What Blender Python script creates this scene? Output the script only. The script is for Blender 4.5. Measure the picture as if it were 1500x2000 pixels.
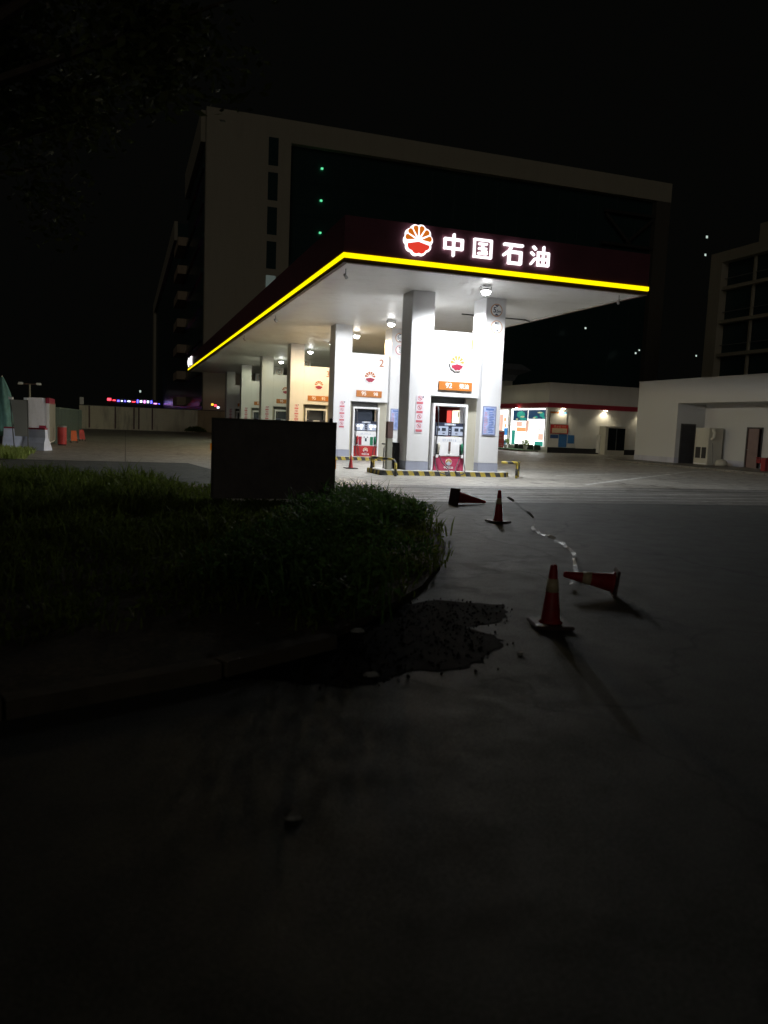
import bpy, bmesh, math, random
from mathutils import Vector, Matrix
R = math.radians
random.seed(7)
scene = bpy.context.scene
for o in list(bpy.data.objects): bpy.data.objects.remove(o)
COL = scene.collection

# ------------------------------------------------------------------ camera
cam_d = bpy.data.cameras.new('camera'); cam = bpy.data.objects.new('camera', cam_d); COL.objects.link(cam)
fwd = Vector((0.31894332, 0.94125852, -0.11093938)); up = Vector((-0.00227922, 0.11781398, 0.99303307)); rt = Vector((0.94777105, -0.31646841, 0.03972132))
cam.matrix_world = Matrix(((rt.x, up.x, -fwd.x, 0), (rt.y, up.y, -fwd.y, 0), (rt.z, up.z, -fwd.z, 1.5), (0, 0, 0, 1)))
cam_d.sensor_fit = 'VERTICAL'; cam_d.sensor_height = 36; cam_d.sensor_width = 27; cam_d.lens = 1502 / 2000 * 36
cam_d.clip_start = 0.05; cam_d.clip_end = 3000
cam_d.dof.use_dof = True; cam_d.dof.focus_distance = 26; cam_d.dof.aperture_fstop = 1.7
scene.camera = cam

# ------------------------------------------------------------------ night sky, faint city glow, exposure
w = bpy.data.worlds.new('World'); scene.world = w; w.use_nodes = True
bg = w.node_tree.nodes['Background']; bg.inputs[0].default_value = (0.95, 1.0, 0.85, 1); bg.inputs[1].default_value = 0.0011
sd = bpy.data.lights.new('city_glow', 'SUN'); sd.energy = 0.050; sd.angle = R(25); sd.color = (1.0, 0.90, 0.74)
so = bpy.data.objects.new('city_glow', sd); COL.objects.link(so)
so.rotation_euler = Vector((0.42, 0.86, -0.26)).to_track_quat('-Z', 'Y').to_euler()
vs = scene.view_settings; vs.view_transform = 'Standard'; vs.look = 'None'; vs.exposure = 0.42; vs.gamma = 1; vs.use_curve_mapping = False

# ------------------------------------------------------------------ materials
def mat(name, col, rough=0.6, metal=0.0, noise=0.0, nscale=3.0, bump=0.0, bscale=40.0, emit=None, estr=0.0, spec=0.4, shadow_paint=None):
    m = bpy.data.materials.new(name); m.use_nodes = True
    nt = m.node_tree; N = nt.nodes; L = nt.links; b = N['Principled BSDF']
    b.inputs['Base Color'].default_value = (*col, 1); b.inputs['Roughness'].default_value = rough
    b.inputs['Metallic'].default_value = metal; b.inputs['Specular IOR Level'].default_value = spec
    tc = N.new('ShaderNodeTexCoord')
    if noise > 0:
        t = N.new('ShaderNodeTexNoise'); t.inputs['Scale'].default_value = nscale; t.inputs['Detail'].default_value = 8; t.inputs['Roughness'].default_value = 0.65
        L.new(tc.outputs['Object'], t.inputs['Vector'])
        r = N.new('ShaderNodeMapRange'); r.inputs[1].default_value = 0.3; r.inputs[2].default_value = 0.7; r.inputs[3].default_value = 1 - noise; r.inputs[4].default_value = 1 + noise * 0.4
        L.new(t.outputs['Fac'], r.inputs[0])
        v = N.new('ShaderNodeVectorMath'); v.operation = 'SCALE'; v.inputs[0].default_value = col
        L.new(r.outputs[0], v.inputs['Scale']); L.new(v.outputs[0], b.inputs['Base Color'])
    if bump > 0:
        t2 = N.new('ShaderNodeTexNoise'); t2.inputs['Scale'].default_value = bscale; t2.inputs['Detail'].default_value = 6
        L.new(tc.outputs['Object'], t2.inputs['Vector'])
        bp = N.new('ShaderNodeBump'); bp.inputs['Strength'].default_value = bump; bp.inputs['Distance'].default_value = 0.02
        L.new(t2.outputs['Fac'], bp.inputs['Height']); L.new(bp.outputs[0], b.inputs['Normal'])
    if emit:
        b.inputs['Emission Color'].default_value = (*emit, 1); b.inputs['Emission Strength'].default_value = estr
    return m

def node_graph(name, rough=0.7):
    m = bpy.data.materials.new(name); m.use_nodes = True
    nt = m.node_tree; b = nt.nodes['Principled BSDF']; b.inputs['Roughness'].default_value = rough
    return m, nt.nodes, nt.links, b

def mixc(N, L, fac, a, b2):
    mx = N.new('ShaderNodeMix'); mx.data_type = 'RGBA'
    for s, v in ((6, a), (7, b2)):
        if isinstance(v, tuple): mx.inputs[s].default_value = (*v, 1)
        else: L.new(v, mx.inputs[s])
    if isinstance(fac, float): mx.inputs[0].default_value = fac
    else: L.new(fac, mx.inputs[0])
    return mx.outputs[2]

def ramp(N, L, src, lo, hi):
    r = N.new('ShaderNodeMapRange'); r.inputs[1].default_value = lo; r.inputs[2].default_value = hi
    L.new(src, r.inputs[0]); return r.outputs[0]

def tex(N, L, vec, scale, detail=6.0, rough=0.6, mapscale=None):
    t = N.new('ShaderNodeTexNoise'); t.inputs['Scale'].default_value = scale; t.inputs['Detail'].default_value = detail; t.inputs['Roughness'].default_value = rough
    if mapscale:
        mp = N.new('ShaderNodeMapping'); mp.inputs['Scale'].default_value = mapscale; L.new(vec, mp.inputs['Vector']); vec = mp.outputs[0]
    L.new(vec, t.inputs['Vector']); return t.outputs['Fac']

def ground_mat(name, base, dark, cracks=True, joints=None, bump=0.5, rough=(0.45, 0.8), grain=220.0):
    m, N, L, b = node_graph(name)
    g = N.new('ShaderNodeNewGeometry').outputs['Position']
    big = ramp(N, L, tex(N, L, g, 0.35, 6, 0.6), 0.35, 0.68)
    c = mixc(N, L, big, base, dark)
    mid = ramp(N, L, tex(N, L, g, 3.1, 8, 0.7), 0.42, 0.75)
    c = mixc(N, L, mid, c, tuple(x * 0.86 for x in dark))
    fine = ramp(N, L, tex(N, L, g, grain, 2, 0.5), 0.35, 0.7)
    mm = N.new('ShaderNodeMix'); mm.data_type = 'RGBA'; mm.blend_type = 'MULTIPLY'; mm.inputs[0].default_value = 0.55
    cr = N.new('ShaderNodeCombineColor')
    a = N.new('ShaderNodeMath'); a.operation = 'MULTIPLY_ADD'; a.inputs[1].default_value = 1.5; a.inputs[2].default_value = 0.2; L.new(fine, a.inputs[0])
    for i in range(3): L.new(a.outputs[0], cr.inputs[i])
    L.new(c, mm.inputs[6]); L.new(cr.outputs[0], mm.inputs[7]); c = mm.outputs[2]
    # streaks of tyre wear along the drive
    st = ramp(N, L, tex(N, L, g, 1.0, 5, 0.6, (0.12, 1.6, 1.0)), 0.5, 1.1)
    c = mixc(N, L, st, c, tuple(x * 0.6 for x in dark))
    if cracks:
        v = N.new('ShaderNodeTexVoronoi'); v.feature = 'DISTANCE_TO_EDGE'; v.inputs['Scale'].default_value = 0.33
        dn = N.new('ShaderNodeTexNoise'); dn.inputs['Scale'].default_value = 1.3; dn.inputs['Detail'].default_value = 6
        va = N.new('ShaderNodeVectorMath'); va.operation = 'MULTIPLY_ADD'; va.inputs[1].default_value = (1.4, 1.4, 0)
        L.new(g, dn.inputs['Vector']); L.new(dn.outputs['Color'], va.inputs[0]); L.new(g, va.inputs[2]); L.new(va.outputs[0], v.inputs['Vector'])
        cf = ramp(N, L, v.outputs['Distance'], 0.0, 0.012)
        c = mixc(N, L, cf, tuple(x * 0.3 for x in dark), c)
    if joints:
        br = N.new('ShaderNodeTexBrick'); br.offset = 0.0; br.inputs['Scale'].default_value = 1.0
        br.inputs['Brick Width'].default_value = joints[0]; br.inputs['Row Height'].default_value = joints[1]; br.inputs['Mortar Size'].default_value = 0.02; br.inputs['Mortar Smooth'].default_value = 0.2
        L.new(g, br.inputs['Vector'])
        c = mixc(N, L, br.outputs['Fac'], c, tuple(x * 0.25 for x in dark))
    L.new(c, b.inputs['Base Color'])
    rg = N.new('ShaderNodeMapRange'); rg.inputs[3].default_value = rough[0]; rg.inputs[4].default_value = rough[1]; L.new(mid, rg.inputs[0]); L.new(rg.outputs[0], b.inputs['Roughness'])
    bp = N.new('ShaderNodeBump'); bp.inputs['Strength'].default_value = bump; bp.inputs['Distance'].default_value = 0.006
    L.new(tex(N, L, g, 90.0, 4, 0.7), bp.inputs['Height']); L.new(bp.outputs[0], b.inputs['Normal'])
    return m

def wall_mat(name, col, stain, amount=0.6, rough=0.7):
    m, N, L, b = node_graph(name, rough)
    g = N.new('ShaderNodeNewGeometry').outputs['Position']
    s = ramp(N, L, tex(N, L, g, 1.0, 7, 0.65, (1.6, 1.6, 0.25)), 0.5, 0.78)
    f = N.new('ShaderNodeMath'); f.operation = 'MULTIPLY'; f.inputs[1].default_value = amount; L.new(s, f.inputs[0])
    c = mixc(N, L, f.outputs[0], col, stain)
    f2 = N.new('ShaderNodeMath'); f2.operation = 'MULTIPLY'; f2.inputs[1].default_value = amount * 0.4
    L.new(ramp(N, L, tex(N, L, g, 14, 5, 0.6), 0.45, 0.8), f2.inputs[0])
    c = mixc(N, L, f2.outputs[0], c, stain)
    L.new(c, b.inputs['Base Color'])
    bp = N.new('ShaderNodeBump'); bp.inputs['Strength'].default_value = 0.12; bp.inputs['Distance'].default_value = 0.01
    L.new(tex(N, L, g, 25, 4), bp.inputs['Height']); L.new(bp.outputs[0], b.inputs['Normal'])
    return m

def stripe_mat(name, width=0.5, slant=0.0, axis='x'):
    m, N, L, b = node_graph(name, 0.55)
    tc = N.new('ShaderNodeTexCoord').outputs['Object']
    sp = N.new('ShaderNodeSeparateXYZ'); L.new(tc, sp.inputs[0])
    a = N.new('ShaderNodeMath'); a.operation = 'ADD'; L.new(sp.outputs['X'], a.inputs[0]); L.new(sp.outputs['Y'], a.inputs[1])
    z = N.new('ShaderNodeMath'); z.operation = 'MULTIPLY_ADD'; z.inputs[1].default_value = slant; L.new(sp.outputs['Z'], z.inputs[0]); L.new(a.outputs[0], z.inputs[2])
    d = N.new('ShaderNodeMath'); d.operation = 'MULTIPLY'; d.inputs[1].default_value = 1 / width; L.new(z.outputs[0], d.inputs[0])
    fr = N.new('ShaderNodeMath'); fr.operation = 'FRACT'; L.new(d.outputs[0], fr.inputs[0])
    gt = N.new('ShaderNodeMath'); gt.operation = 'GREATER_THAN'; gt.inputs[1].default_value = 0.5; L.new(fr.outputs[0], gt.inputs[0])
    wear = ramp(N, L, tex(N, L, tc, 9, 6, 0.7), 0.45, 0.72)
    y = mixc(N, L, wear, (0.52, 0.40, 0.05), (0.24, 0.21, 0.12))
    k = mixc(N, L, wear, (0.035, 0.035, 0.04), (0.11, 0.11, 0.10))
    L.new(mixc(N, L, gt.outputs[0], y, k), b.inputs['Base Color'])
    return m

M = dict(
    asphalt=ground_mat('asphalt', (0.082, 0.087, 0.080), (0.066, 0.070, 0.064), joints=None, grain=70.0, bump=.9, rough=(.7, .9)),
    concrete=ground_mat('concrete', (0.40, 0.38, 0.345), (0.27, 0.255, 0.225), joints=(5.0, 4.6), bump=0.25, rough=(0.4, 0.7), grain=60.0),
    apron=ground_mat('apron', (0.25, 0.245, 0.23), (0.18, 0.175, 0.165), bump=0.3, rough=(0.5, 0.75), grain=60.0), shadow_paint=ground_mat('shadow_paint', (0.016, 0.015, 0.013), (0.009, 0.0085, 0.008), cracks=False, bump=1.0, rough=(0.9, 1.0), grain=40.0),  # second one is a near-black colour that paints the hedge's shadow
    soil=ground_mat('soil', (0.12, 0.095, 0.06), (0.05, 0.042, 0.03), cracks=False, bump=1.0, rough=(0.9, 1.0), grain=30.0),
    kerb=wall_mat('kerb_stone', (0.11, 0.092, 0.068), (0.04, 0.034, 0.028), 0.9, 0.9),
    island=wall_mat('island_top', (0.5, 0.49, 0.46), (0.25, 0.24, 0.22), 0.7),
    stripes=stripe_mat('hazard_stripes', 0.36, 0.45),
    pipe_stripes=stripe_mat('pipe_stripes', 0.44, 1.0),
    white=wall_mat('white_cladding', (0.70, 0.70, 0.715), (0.56, 0.55, 0.52), 0.35, 0.35),
    soffit=wall_mat('soffit_panels', (0.62, 0.62, 0.61), (0.40, 0.39, 0.36), 0.5, 0.45),
    skirt=wall_mat('grey_skirt', (0.30, 0.32, 0.40), (0.2, 0.2, 0.24), 0.5),
    khaki=wall_mat('khaki_jamb', (0.42, 0.40, 0.33), (0.3, 0.28, 0.22), 0.6),
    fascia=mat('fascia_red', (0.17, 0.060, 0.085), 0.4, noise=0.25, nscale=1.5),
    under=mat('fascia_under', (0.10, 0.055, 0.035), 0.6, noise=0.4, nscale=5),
    trim=mat('soffit_trim', (0.7, 0.66, 0.62), 0.35, noise=0.5, nscale=1.2),
    led_yellow=mat('yellow_light_strip', (0.8, 0.6, 0.02), 0.5, emit=(1.0, 0.80, 0.0), estr=.95),
    led_white=mat('lit_white_letter', (0.9, 0.9, 0.9), 0.5, emit=(1.0, 0.97, 1.0), estr=1.15),
    led_orange=mat('lit_orange_petal', (0.8, 0.25, 0.03), 0.5, emit=(0.85, 0.20, 0.012), estr=.5),
    led_red=mat('lit_red_base', (0.7, 0.05, 0.03), 0.5, emit=(0.95, 0.06, 0.035), estr=.58),
    lens=mat('lamp_lens', (1, 1, 1), 0.3, emit=(1.0, 1.0, 1.0), estr=30.0),
    lens_warm=mat('warm_lamp_lens', (1, 1, 1), 0.3, emit=(1.0, 0.86, 0.6), estr=20.0),
    orange=mat('orange_plate', (0.46, 0.155, 0.028), 0.45, noise=0.15),
    petal=mat('orange_paint', (0.36, 0.10, 0.015), 0.6), petal_pale=mat('pale_orange_paint', (0.50, 0.27, 0.075), 0.6),
    redpaint=mat('red_paint', (0.46, 0.028, 0.03), 0.4, noise=0.12), crimson=mat('crimson_paint', (0.30, 0.02, 0.05), 0.5),
    pinkred=mat('faded_red_paint', (0.44, 0.055, 0.12), 0.4, noise=0.2),
    whitepaint=mat('white_paint', (0.78, 0.78, 0.80), 0.35, noise=0.1), letter=mat('white_vinyl', (0.85, 0.85, 0.85), 0.5),
    black=mat('black_plastic', (0.02, 0.021, 0.025), 0.4), navy=mat('navy_header', (0.03, 0.035, 0.06), 0.35), rubber=mat('rubber', (0.03, 0.03, 0.032), 0.6),
    hose=mat('hose_rubber', (0.06, 0.06, 0.065), 0.45), screen=mat('dark_screen', (0.05, 0.06, 0.08), 0.15), bluegrey=mat('blue_grey_panel', (0.42, 0.47, 0.60), 0.35),
    glow_screen=mat('lit_display', (0.8, 0.8, 0.8), 0.4, emit=(1, 1, 1), estr=1.4),
    green=mat('green_boot', (0.02, 0.17, 0.09), 0.45), darkglass=mat('dark_glass', (0.01, 0.014, 0.016), 0.12, spec=0.6),
    steel=mat('grey_steel', (0.32, 0.32, 0.32), 0.4, metal=0.6, noise=0.3), darksteel=mat('dark_steel', (0.09, 0.09, 0.085), 0.5, metal=0.4, noise=0.3),
    sticker=mat('notice_sticker', (0.68, 0.62, 0.68), 0.5), stickerred=mat('notice_red', (0.55, 0.14, 0.17), 0.5), ring=mat('sign_ring', (0.55, 0.30, 0.18), 0.5), ink=mat('dark_ink', (0.05, 0.06, 0.10), 0.6),
    bluepanel=mat('blue_notice', (0.42, 0.50, 0.78), 0.35, noise=0.45, nscale=7), blueframe=mat('notice_frame', (0.20, 0.23, 0.38), 0.4), pinktext=mat('pink_ink', (0.6, 0.30, 0.42), 0.5), bluetext=mat('blue_ink', (0.12, 0.2, 0.5), 0.5),
    postgrey=wall_mat('grey_green_post', (0.30, 0.30, 0.25), (0.2, 0.19, 0.15), 0.6), brown=mat('brown_block', (0.14, 0.085, 0.075), 0.6, noise=0.3),
    cone=mat('cone_red', (0.34, 0.018, 0.022), 0.5, noise=0.35, nscale=9), coneband=mat('cone_reflective_band', (0.55, 0.46, 0.30), 0.4, noise=0.25), conebase=mat('cone_black_base', (0.05, 0.025, 0.025), 0.6), scuff=mat('white_scuff', (0.8, 0.8, 0.76), 0.5),
    board=mat('board_back', (0.11, 0.10, 0.10), 0.65, noise=0.35, nscale=2.5), amber=mat('amber_reflector', (0.75, 0.28, 0.02), 0.3, emit=(0.9, 0.3, 0.02), estr=0.10),
    bwall=wall_mat('tower_render', (0.44, 0.41, 0.33), (0.35, 0.32, 0.26), 0.5, 0.9), bglass=mat('tower_glass', (0.025, 0.055, 0.058), 0.25, spec=0.5), balcony=wall_mat('balcony_render', (0.48, 0.38, 0.28), (0.2, 0.16, 0.12), 0.6, 0.9),
    exitgreen=mat('exit_light', (0, 0.3, 0.1), 0.5, emit=(0.15, 1.0, 0.45), estr=.7), dimwin=mat('dim_lit_pane', (0.05, 0.06, 0.06), 0.5, emit=(0.75, 0.95, 0.85), estr=0.06),
    dot=mat('distant_light', (1, 1, 1), 0.5, emit=(0.8, 1, 0.9), estr=0.45),
    store=wall_mat('store_cladding', (0.60, 0.59, 0.56), (0.48, 0.46, 0.42), 0.5), storewall=wall_mat('store_wall', (0.58, 0.58, 0.55), (0.5, 0.48, 0.42), 0.6), maroon=mat('maroon_band', (0.30, 0.025, 0.045), 0.45, noise=0.2),
    shopglow=mat('lit_shop_window', (0.9, 0.9, 0.9), 0.5, emit=(1.0, 0.99, 0.94), estr=2.2), shopwarm=mat('lit_doorway', (0.9, 0.9, 0.7), 0.5, emit=(1.0, 0.93, 0.66), estr=1.2), shopred=mat('lit_red_sign', (0.8, 0.1, 0.08), 0.5, emit=(0.9, 0.10, 0.08), estr=0.9),
    poster_navy=mat('poster_navy', (0.04, 0.08, 0.17), 0.4, emit=(0.012, 0.035, 0.075), estr=1.0), poster_teal=mat('poster_teal', (0.05, 0.3, 0.26), 0.4, emit=(0.02, 0.20, 0.16), estr=1.0), poster_pale=mat('poster_pale', (0.5, 0.5, 0.3), 0.4, emit=(0.30, 0.34, 0.20), estr=1.0),
    poster_orange=mat('poster_orange', (0.8, 0.3, 0.12), 0.5, emit=(0.95, 0.33, 0.15), estr=1.0), poster_peach=mat('poster_peach', (0.8, 0.5, 0.4), 0.5, emit=(0.85, 0.52, 0.42), estr=0.8), poster_blue=mat('poster_blue', (0.05, 0.25, 0.6), 0.5, emit=(0.04, 0.22, 0.55), estr=0.9),
    shopdark=mat('goods_dark', (0.03, 0.03, 0.03), 0.6), blue=mat('blue_paint', (0.05, 0.17, 0.40), 0.5, noise=0.15), bluedark=mat('blue_poster', (0.05, 0.12, 0.3), 0.5), cream=mat('cream_paper', (0.55, 0.45, 0.30), 0.6, noise=0.2), cyan=mat('cyan_paint', (0.12, 0.42, 0.72), 0.5),
    wb=wall_mat('annex_render', (0.52, 0.52, 0.505), (0.52, 0.51, 0.48), 0.4, 0.85), wskirt=wall_mat('annex_skirt', (0.45, 0.45, 0.52), (0.27, 0.27, 0.3), 0.6), pave=ground_mat('paving', (0.22, 0.20, 0.17), (0.14, 0.13, 0.11), cracks=False, joints=(0.6, 0.6), grain=60.0),
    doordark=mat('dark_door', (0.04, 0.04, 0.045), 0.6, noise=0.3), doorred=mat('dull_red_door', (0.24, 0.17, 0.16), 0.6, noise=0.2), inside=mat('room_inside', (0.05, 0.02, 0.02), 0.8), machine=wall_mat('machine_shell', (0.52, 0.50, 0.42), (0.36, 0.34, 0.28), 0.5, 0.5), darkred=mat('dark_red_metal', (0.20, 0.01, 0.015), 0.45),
    fencewall=wall_mat('boundary_wall_render', (0.80, 0.76, 0.60), (0.30, 0.25, 0.18), 0.95, 0.9), fencewarm=wall_mat('boundary_wall_ochre', (0.48, 0.37, 0.24), (0.25, 0.2, 0.13), 0.8, 0.9),
    umbrella=mat('dark_green_canvas', (0.12, 0.26, 0.23), 0.85, noise=0.35, nscale=4), greenbox=wall_mat('green_metal', (0.11, 0.15, 0.125), (0.05, 0.07, 0.06), 0.9, 0.6), barrierwhite=mat('bluish_plastic', (0.70, 0.75, 0.90), 0.5, noise=0.15), greyboard=wall_mat('grey_board', (0.26, 0.26, 0.23), (0.2, 0.2, 0.18), 0.5),
    redtank=mat('red_enamel', (0.50, 0.05, 0.05), 0.4, noise=0.3), orangered=mat('orange_plastic', (0.75, 0.16, 0.06), 0.5), whiteshell=wall_mat('cabinet_shell', (0.85, 0.83, 0.86), (0.42, 0.40, 0.38), 0.5, 0.5),
    neon_r=mat('red_neon', (1, 0, 0), 0.5, emit=(1, 0.05, 0.08), estr=2.5), neon_b=mat('blue_neon', (0, 0, 1), 0.5, emit=(0.12, 0.10, 1), estr=3.0), neon_w=mat('white_neon', (1, 1, 1), 0.5, emit=(0.75, 0.8, 1), estr=2.0), neon_p=mat('pink_neon', (1, 0.3, 1), 0.5, emit=(0.9, 0.3, 0.9), estr=2.0), neon_y=mat('yellow_neon', (1, 0.7, 0), 0.5, emit=(1, 0.6, 0.05), estr=1.5),
    bark=mat('bark', (0.07, 0.055, 0.04), 0.9, noise=0.4, nscale=8), litter=mat('litter_paper', (0.30, 0.31, 0.30), 0.6), drain=mat('drain_steel', (0.30, 0.30, 0.28), 0.35, metal=0.5, noise=0.5, nscale=2), line=mat('worn_white_line', (0.72, 0.72, 0.69), 0.6, noise=0.6, nscale=2.5), gap=mat('drain_gap', (0.02, 0.02, 0.02), 0.8),
    planter=mat('planter_white', (0.5, 0.5, 0.48), 0.6), turf=mat('green_mat', (0.04, 0.16, 0.04), 0.9, noise=0.4, nscale=10), hillgreen=mat('far_scrub', (0.02, 0.03, 0.018), 0.95, noise=0.4),
)
def leaf_mat(name, a, b2, trans=0.25):
    m, N, L, b = node_graph(name, 0.55)
    oi = N.new('ShaderNodeNewGeometry').outputs['Random Per Island']
    L.new(mixc(N, L, oi, a, b2), b.inputs['Base Color']); b.inputs['Specular IOR Level'].default_value = 0.08
    tr = N.new('ShaderNodeBsdfTranslucent'); tr.inputs[0].default_value = (*[x * 1.2 for x in b2], 1)
    ms = N.new('ShaderNodeMixShader'); ms.inputs[0].default_value = trans
    out = N['Material Output']; L.new(b.outputs[0], ms.inputs[1]); L.new(tr.outputs[0], ms.inputs[2]); L.new(ms.outputs[0], out.inputs[0])
    return m
M['weed'] = leaf_mat('weed_leaves', (0.06, 0.095, 0.014), (0.12, 0.16, 0.03), 0.35)
M['hedge'] = leaf_mat('hedge_leaves', (0.03, 0.075, 0.02), (0.07, 0.14, 0.035), 0.4)
M['treeleaf'] = leaf_mat('tree_leaves', (0.05, 0.065, 0.02), (0.09, 0.11, 0.035), 0.3)
M['lime'] = leaf_mat('lime_grass', (0.24, 0.32, 0.08), (0.36, 0.44, 0.14), 0.3)
M['potplant'] = leaf_mat('potted_leaves', (0.10, 0.22, 0.04), (0.25, 0.38, 0.10), 0.4)

M['ventgrey'] = mat('vent_grey', (0.16, 0.18, 0.21), 0.7, noise=0.2)
M['shadedrender'] = wall_mat('shaded_tower_render', (0.11, 0.10, 0.085), (0.07, 0.065, 0.055), 0.6, 0.9)  # tower render coloured darker to imitate the glow fading out at the right
M['film'] = mat('clear_tape_film', (0.4, 0.4, 0.4), 0.3); M['film'].node_tree.nodes['Principled BSDF'].inputs['Alpha'].default_value = 0.2
M['shadow_paint'].node_tree.nodes['Principled BSDF'].inputs['Specular IOR Level'].default_value = 0.05
# ------------------------------------------------------------------ mesh helpers
class MB:
    def __init__(s): s.v = []; s.f = []
    def box(s, x0, y0, z0, x1, y1, z1):
        n = len(s.v); s.v += [(x0, y0, z0), (x1, y0, z0), (x1, y1, z0), (x0, y1, z0), (x0, y0, z1), (x1, y0, z1), (x1, y1, z1), (x0, y1, z1)]
        s.f += [tuple(n + i for i in q) for q in ((3, 2, 1, 0), (4, 5, 6, 7), (0, 1, 5, 4), (1, 2, 6, 5), (2, 3, 7, 6), (3, 0, 4, 7))]; return s
    def quad(s, *p):
        n = len(s.v); s.v += [tuple(q) for q in p]; s.f.append(tuple(range(n, n + len(p)))); return s
    def rings(s, rs, close=True):   # list of rings with equal count, capped
        n = len(s.v); k = len(rs[0])
        for r in rs: s.v += [tuple(p) for p in r]
        for i in range(len(rs) - 1):
            for j in range(k):
                a = n + i * k + j; b = n + i * k + (j + 1) % k; s.f.append((a, b, b + k, a + k))
        if close: s.f.append(tuple(n + j for j in reversed(range(k)))); s.f.append(tuple(n + (len(rs) - 1) * k + j for j in range(k)))
        return s
    def lathe(s, prof, c=(0, 0, 0), n=20):
        return s.rings([[(c[0] + r * math.cos(2 * math.pi * j / n), c[1] + r * math.sin(2 * math.pi * j / n), c[2] + z) for j in range(n)] for r, z in prof])
    def tube(s, pts, r, n=8):
        pts = [Vector(p) for p in pts]; rs = []
        rr = r if isinstance(r, (list, tuple)) else [r] * len(pts)
        ref = Vector((0.31, 0.17, 0.93))
        for i, p in enumerate(pts):
            d = (pts[min(i + 1, len(pts) - 1)] - pts[max(i - 1, 0)]).normalized()
            a = d.cross(ref); 
            if a.length < 0.1: a = d.cross(Vector((1, 0, 0)))
            a.normalize(); b = d.cross(a)
            rs.append([p + (a * math.cos(2 * math.pi * j / n) + b * math.sin(2 * math.pi * j / n)) * rr[i] for j in range(n)])
        return s.rings(rs)
    def prism(s, pts, y0, y1):     # outline in x,z extruded along y (front y0)
        n = len(s.v); k = len(pts)
        s.v += [(p[0], y0, p[1]) for p in pts] + [(p[0], y1, p[1]) for p in pts]
        s.f.append(tuple(n + i for i in range(k))); s.f.append(tuple(n + k + i for i in reversed(range(k))))
        for i in range(k): j = (i + 1) % k; s.f.append((n + j, n + i, n + k + i, n + k + j))
        return s
    def vprism(s, pts, z0, z1):    # outline in x,y extruded along z
        return s.rings([[(p[0], p[1], z0) for p in pts], [(p[0], p[1], z1) for p in pts]])
    def build(s, name, m, parent=None, bevel=0.0, smooth=False, rot=None):
        me = bpy.data.meshes.new(name); me.from_pydata(s.v, [], s.f); me.validate(); me.update()
        bm = bmesh.new(); bm.from_mesh(me); bmesh.ops.recalc_face_normals(bm, faces=bm.faces); 
        if bevel > 0: bmesh.ops.bevel(bm, geom=list(bm.edges), offset=bevel, segments=2, affect='EDGES', clamp_overlap=True)
        bm.to_mesh(me); bm.free()
        if smooth:
            for p in me.polygons: p.use_smooth = True
        me.materials.append(M[m] if isinstance(m, str) else m)
        o = bpy.data.objects.new(name, me); COL.objects.link(o)
        if parent is not None: o.parent = parent
        if rot: o.rotation_euler = rot
        return o

def tag(o, label=None, cat=None, group=None, kind=None):
    if label: o['label'] = label
    if cat: o['category'] = cat
    if group: o['group'] = group
    if kind: o['kind'] = kind
    return o
def thing(name, label, cat, loc=(0, 0, 0), rz=0.0, group=None):
    o = bpy.data.objects.new(name, None); COL.objects.link(o); o.location = loc; o.rotation_euler = (0, 0, rz)
    return tag(o, label, cat, group)
def dup(root, loc, label, rz=None):
    def cp(o, par):
        if o.type == 'LIGHT' and root.name.startswith('flood'): return   # each flood lamp gets lights of its own
        c = o.copy(); COL.objects.link(c); c.parent = par
        for ch in [x for x in bpy.data.objects if x.parent == o]: cp(ch, c)
        return c
    r = cp(root, None); r.location = loc; r['label'] = label
    if rz is not None: r.rotation_euler = (0, 0, rz)
    return r
def text(s, size, m, parent, loc, name='lettering', bold=0.0, width=None, rot=(math.pi / 2, 0, 0), ext=0.004):
    c = bpy.data.curves.new('t', 'FONT'); c.body = s; c.size = size; c.align_x = 'CENTER'; c.align_y = 'CENTER'; c.extrude = ext; c.offset = bold
    t = bpy.data.objects.new('t', c); COL.objects.link(t)
    dg = bpy.context.evaluated_depsgraph_get(); dg.update()
    me = bpy.data.meshes.new_from_object(t.evaluated_get(dg)); bpy.data.objects.remove(t); bpy.data.curves.remove(c)
    me.name = name; me.materials.clear(); me.materials.append(M[m])
    if width and len(me.vertices):
        w0 = max(v.co.x for v in me.vertices) - min(v.co.x for v in me.vertices); k = width / w0
        for v in me.vertices: v.co.x *= k
    o = bpy.data.objects.new(name, me); COL.objects.link(o); o.parent = parent; o.location = loc; o.rotation_euler = rot
    return o
def marks(w, h, n, m, parent, loc, seed=1):
    """a row of worn characters too small to read: short crossing bars"""
    rq = random.Random(seed); mb = MB()
    for i in range(n):
        x = loc[0] - w / 2 + (i + .5) * w / n; c = w / n * .38; k = 0
        for zz in (-.42, 0, .42):
            if rq.random() < .8: mb.box(x - c, loc[1] - .003 - k * .0004, loc[2] + zz * h - h * .07, x + c * rq.uniform(.5, 1), loc[1], loc[2] + zz * h + h * .07)
            k += 1
        xx = x + c * rq.uniform(-.6, .6); mb.box(xx - h * .07, loc[1] - .0045, loc[2] - h * .5, xx + h * .07, loc[1] - .0001, loc[2] + h * .5)
    return mb.build('worn_lettering', m, parent)
def arc(cx, cy, r, a0, a1, n): return [(cx + r * math.cos(R(a0 + (a1 - a0) * i / n)), cy + r * math.sin(R(a0 + (a1 - a0) * i / n))) for i in range(n + 1)]
def disc(cx, cz, r, n=28): return [(cx + r * math.cos(2 * math.pi * i / n), cz + r * math.sin(2 * math.pi * i / n)) for i in range(n)]

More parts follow.
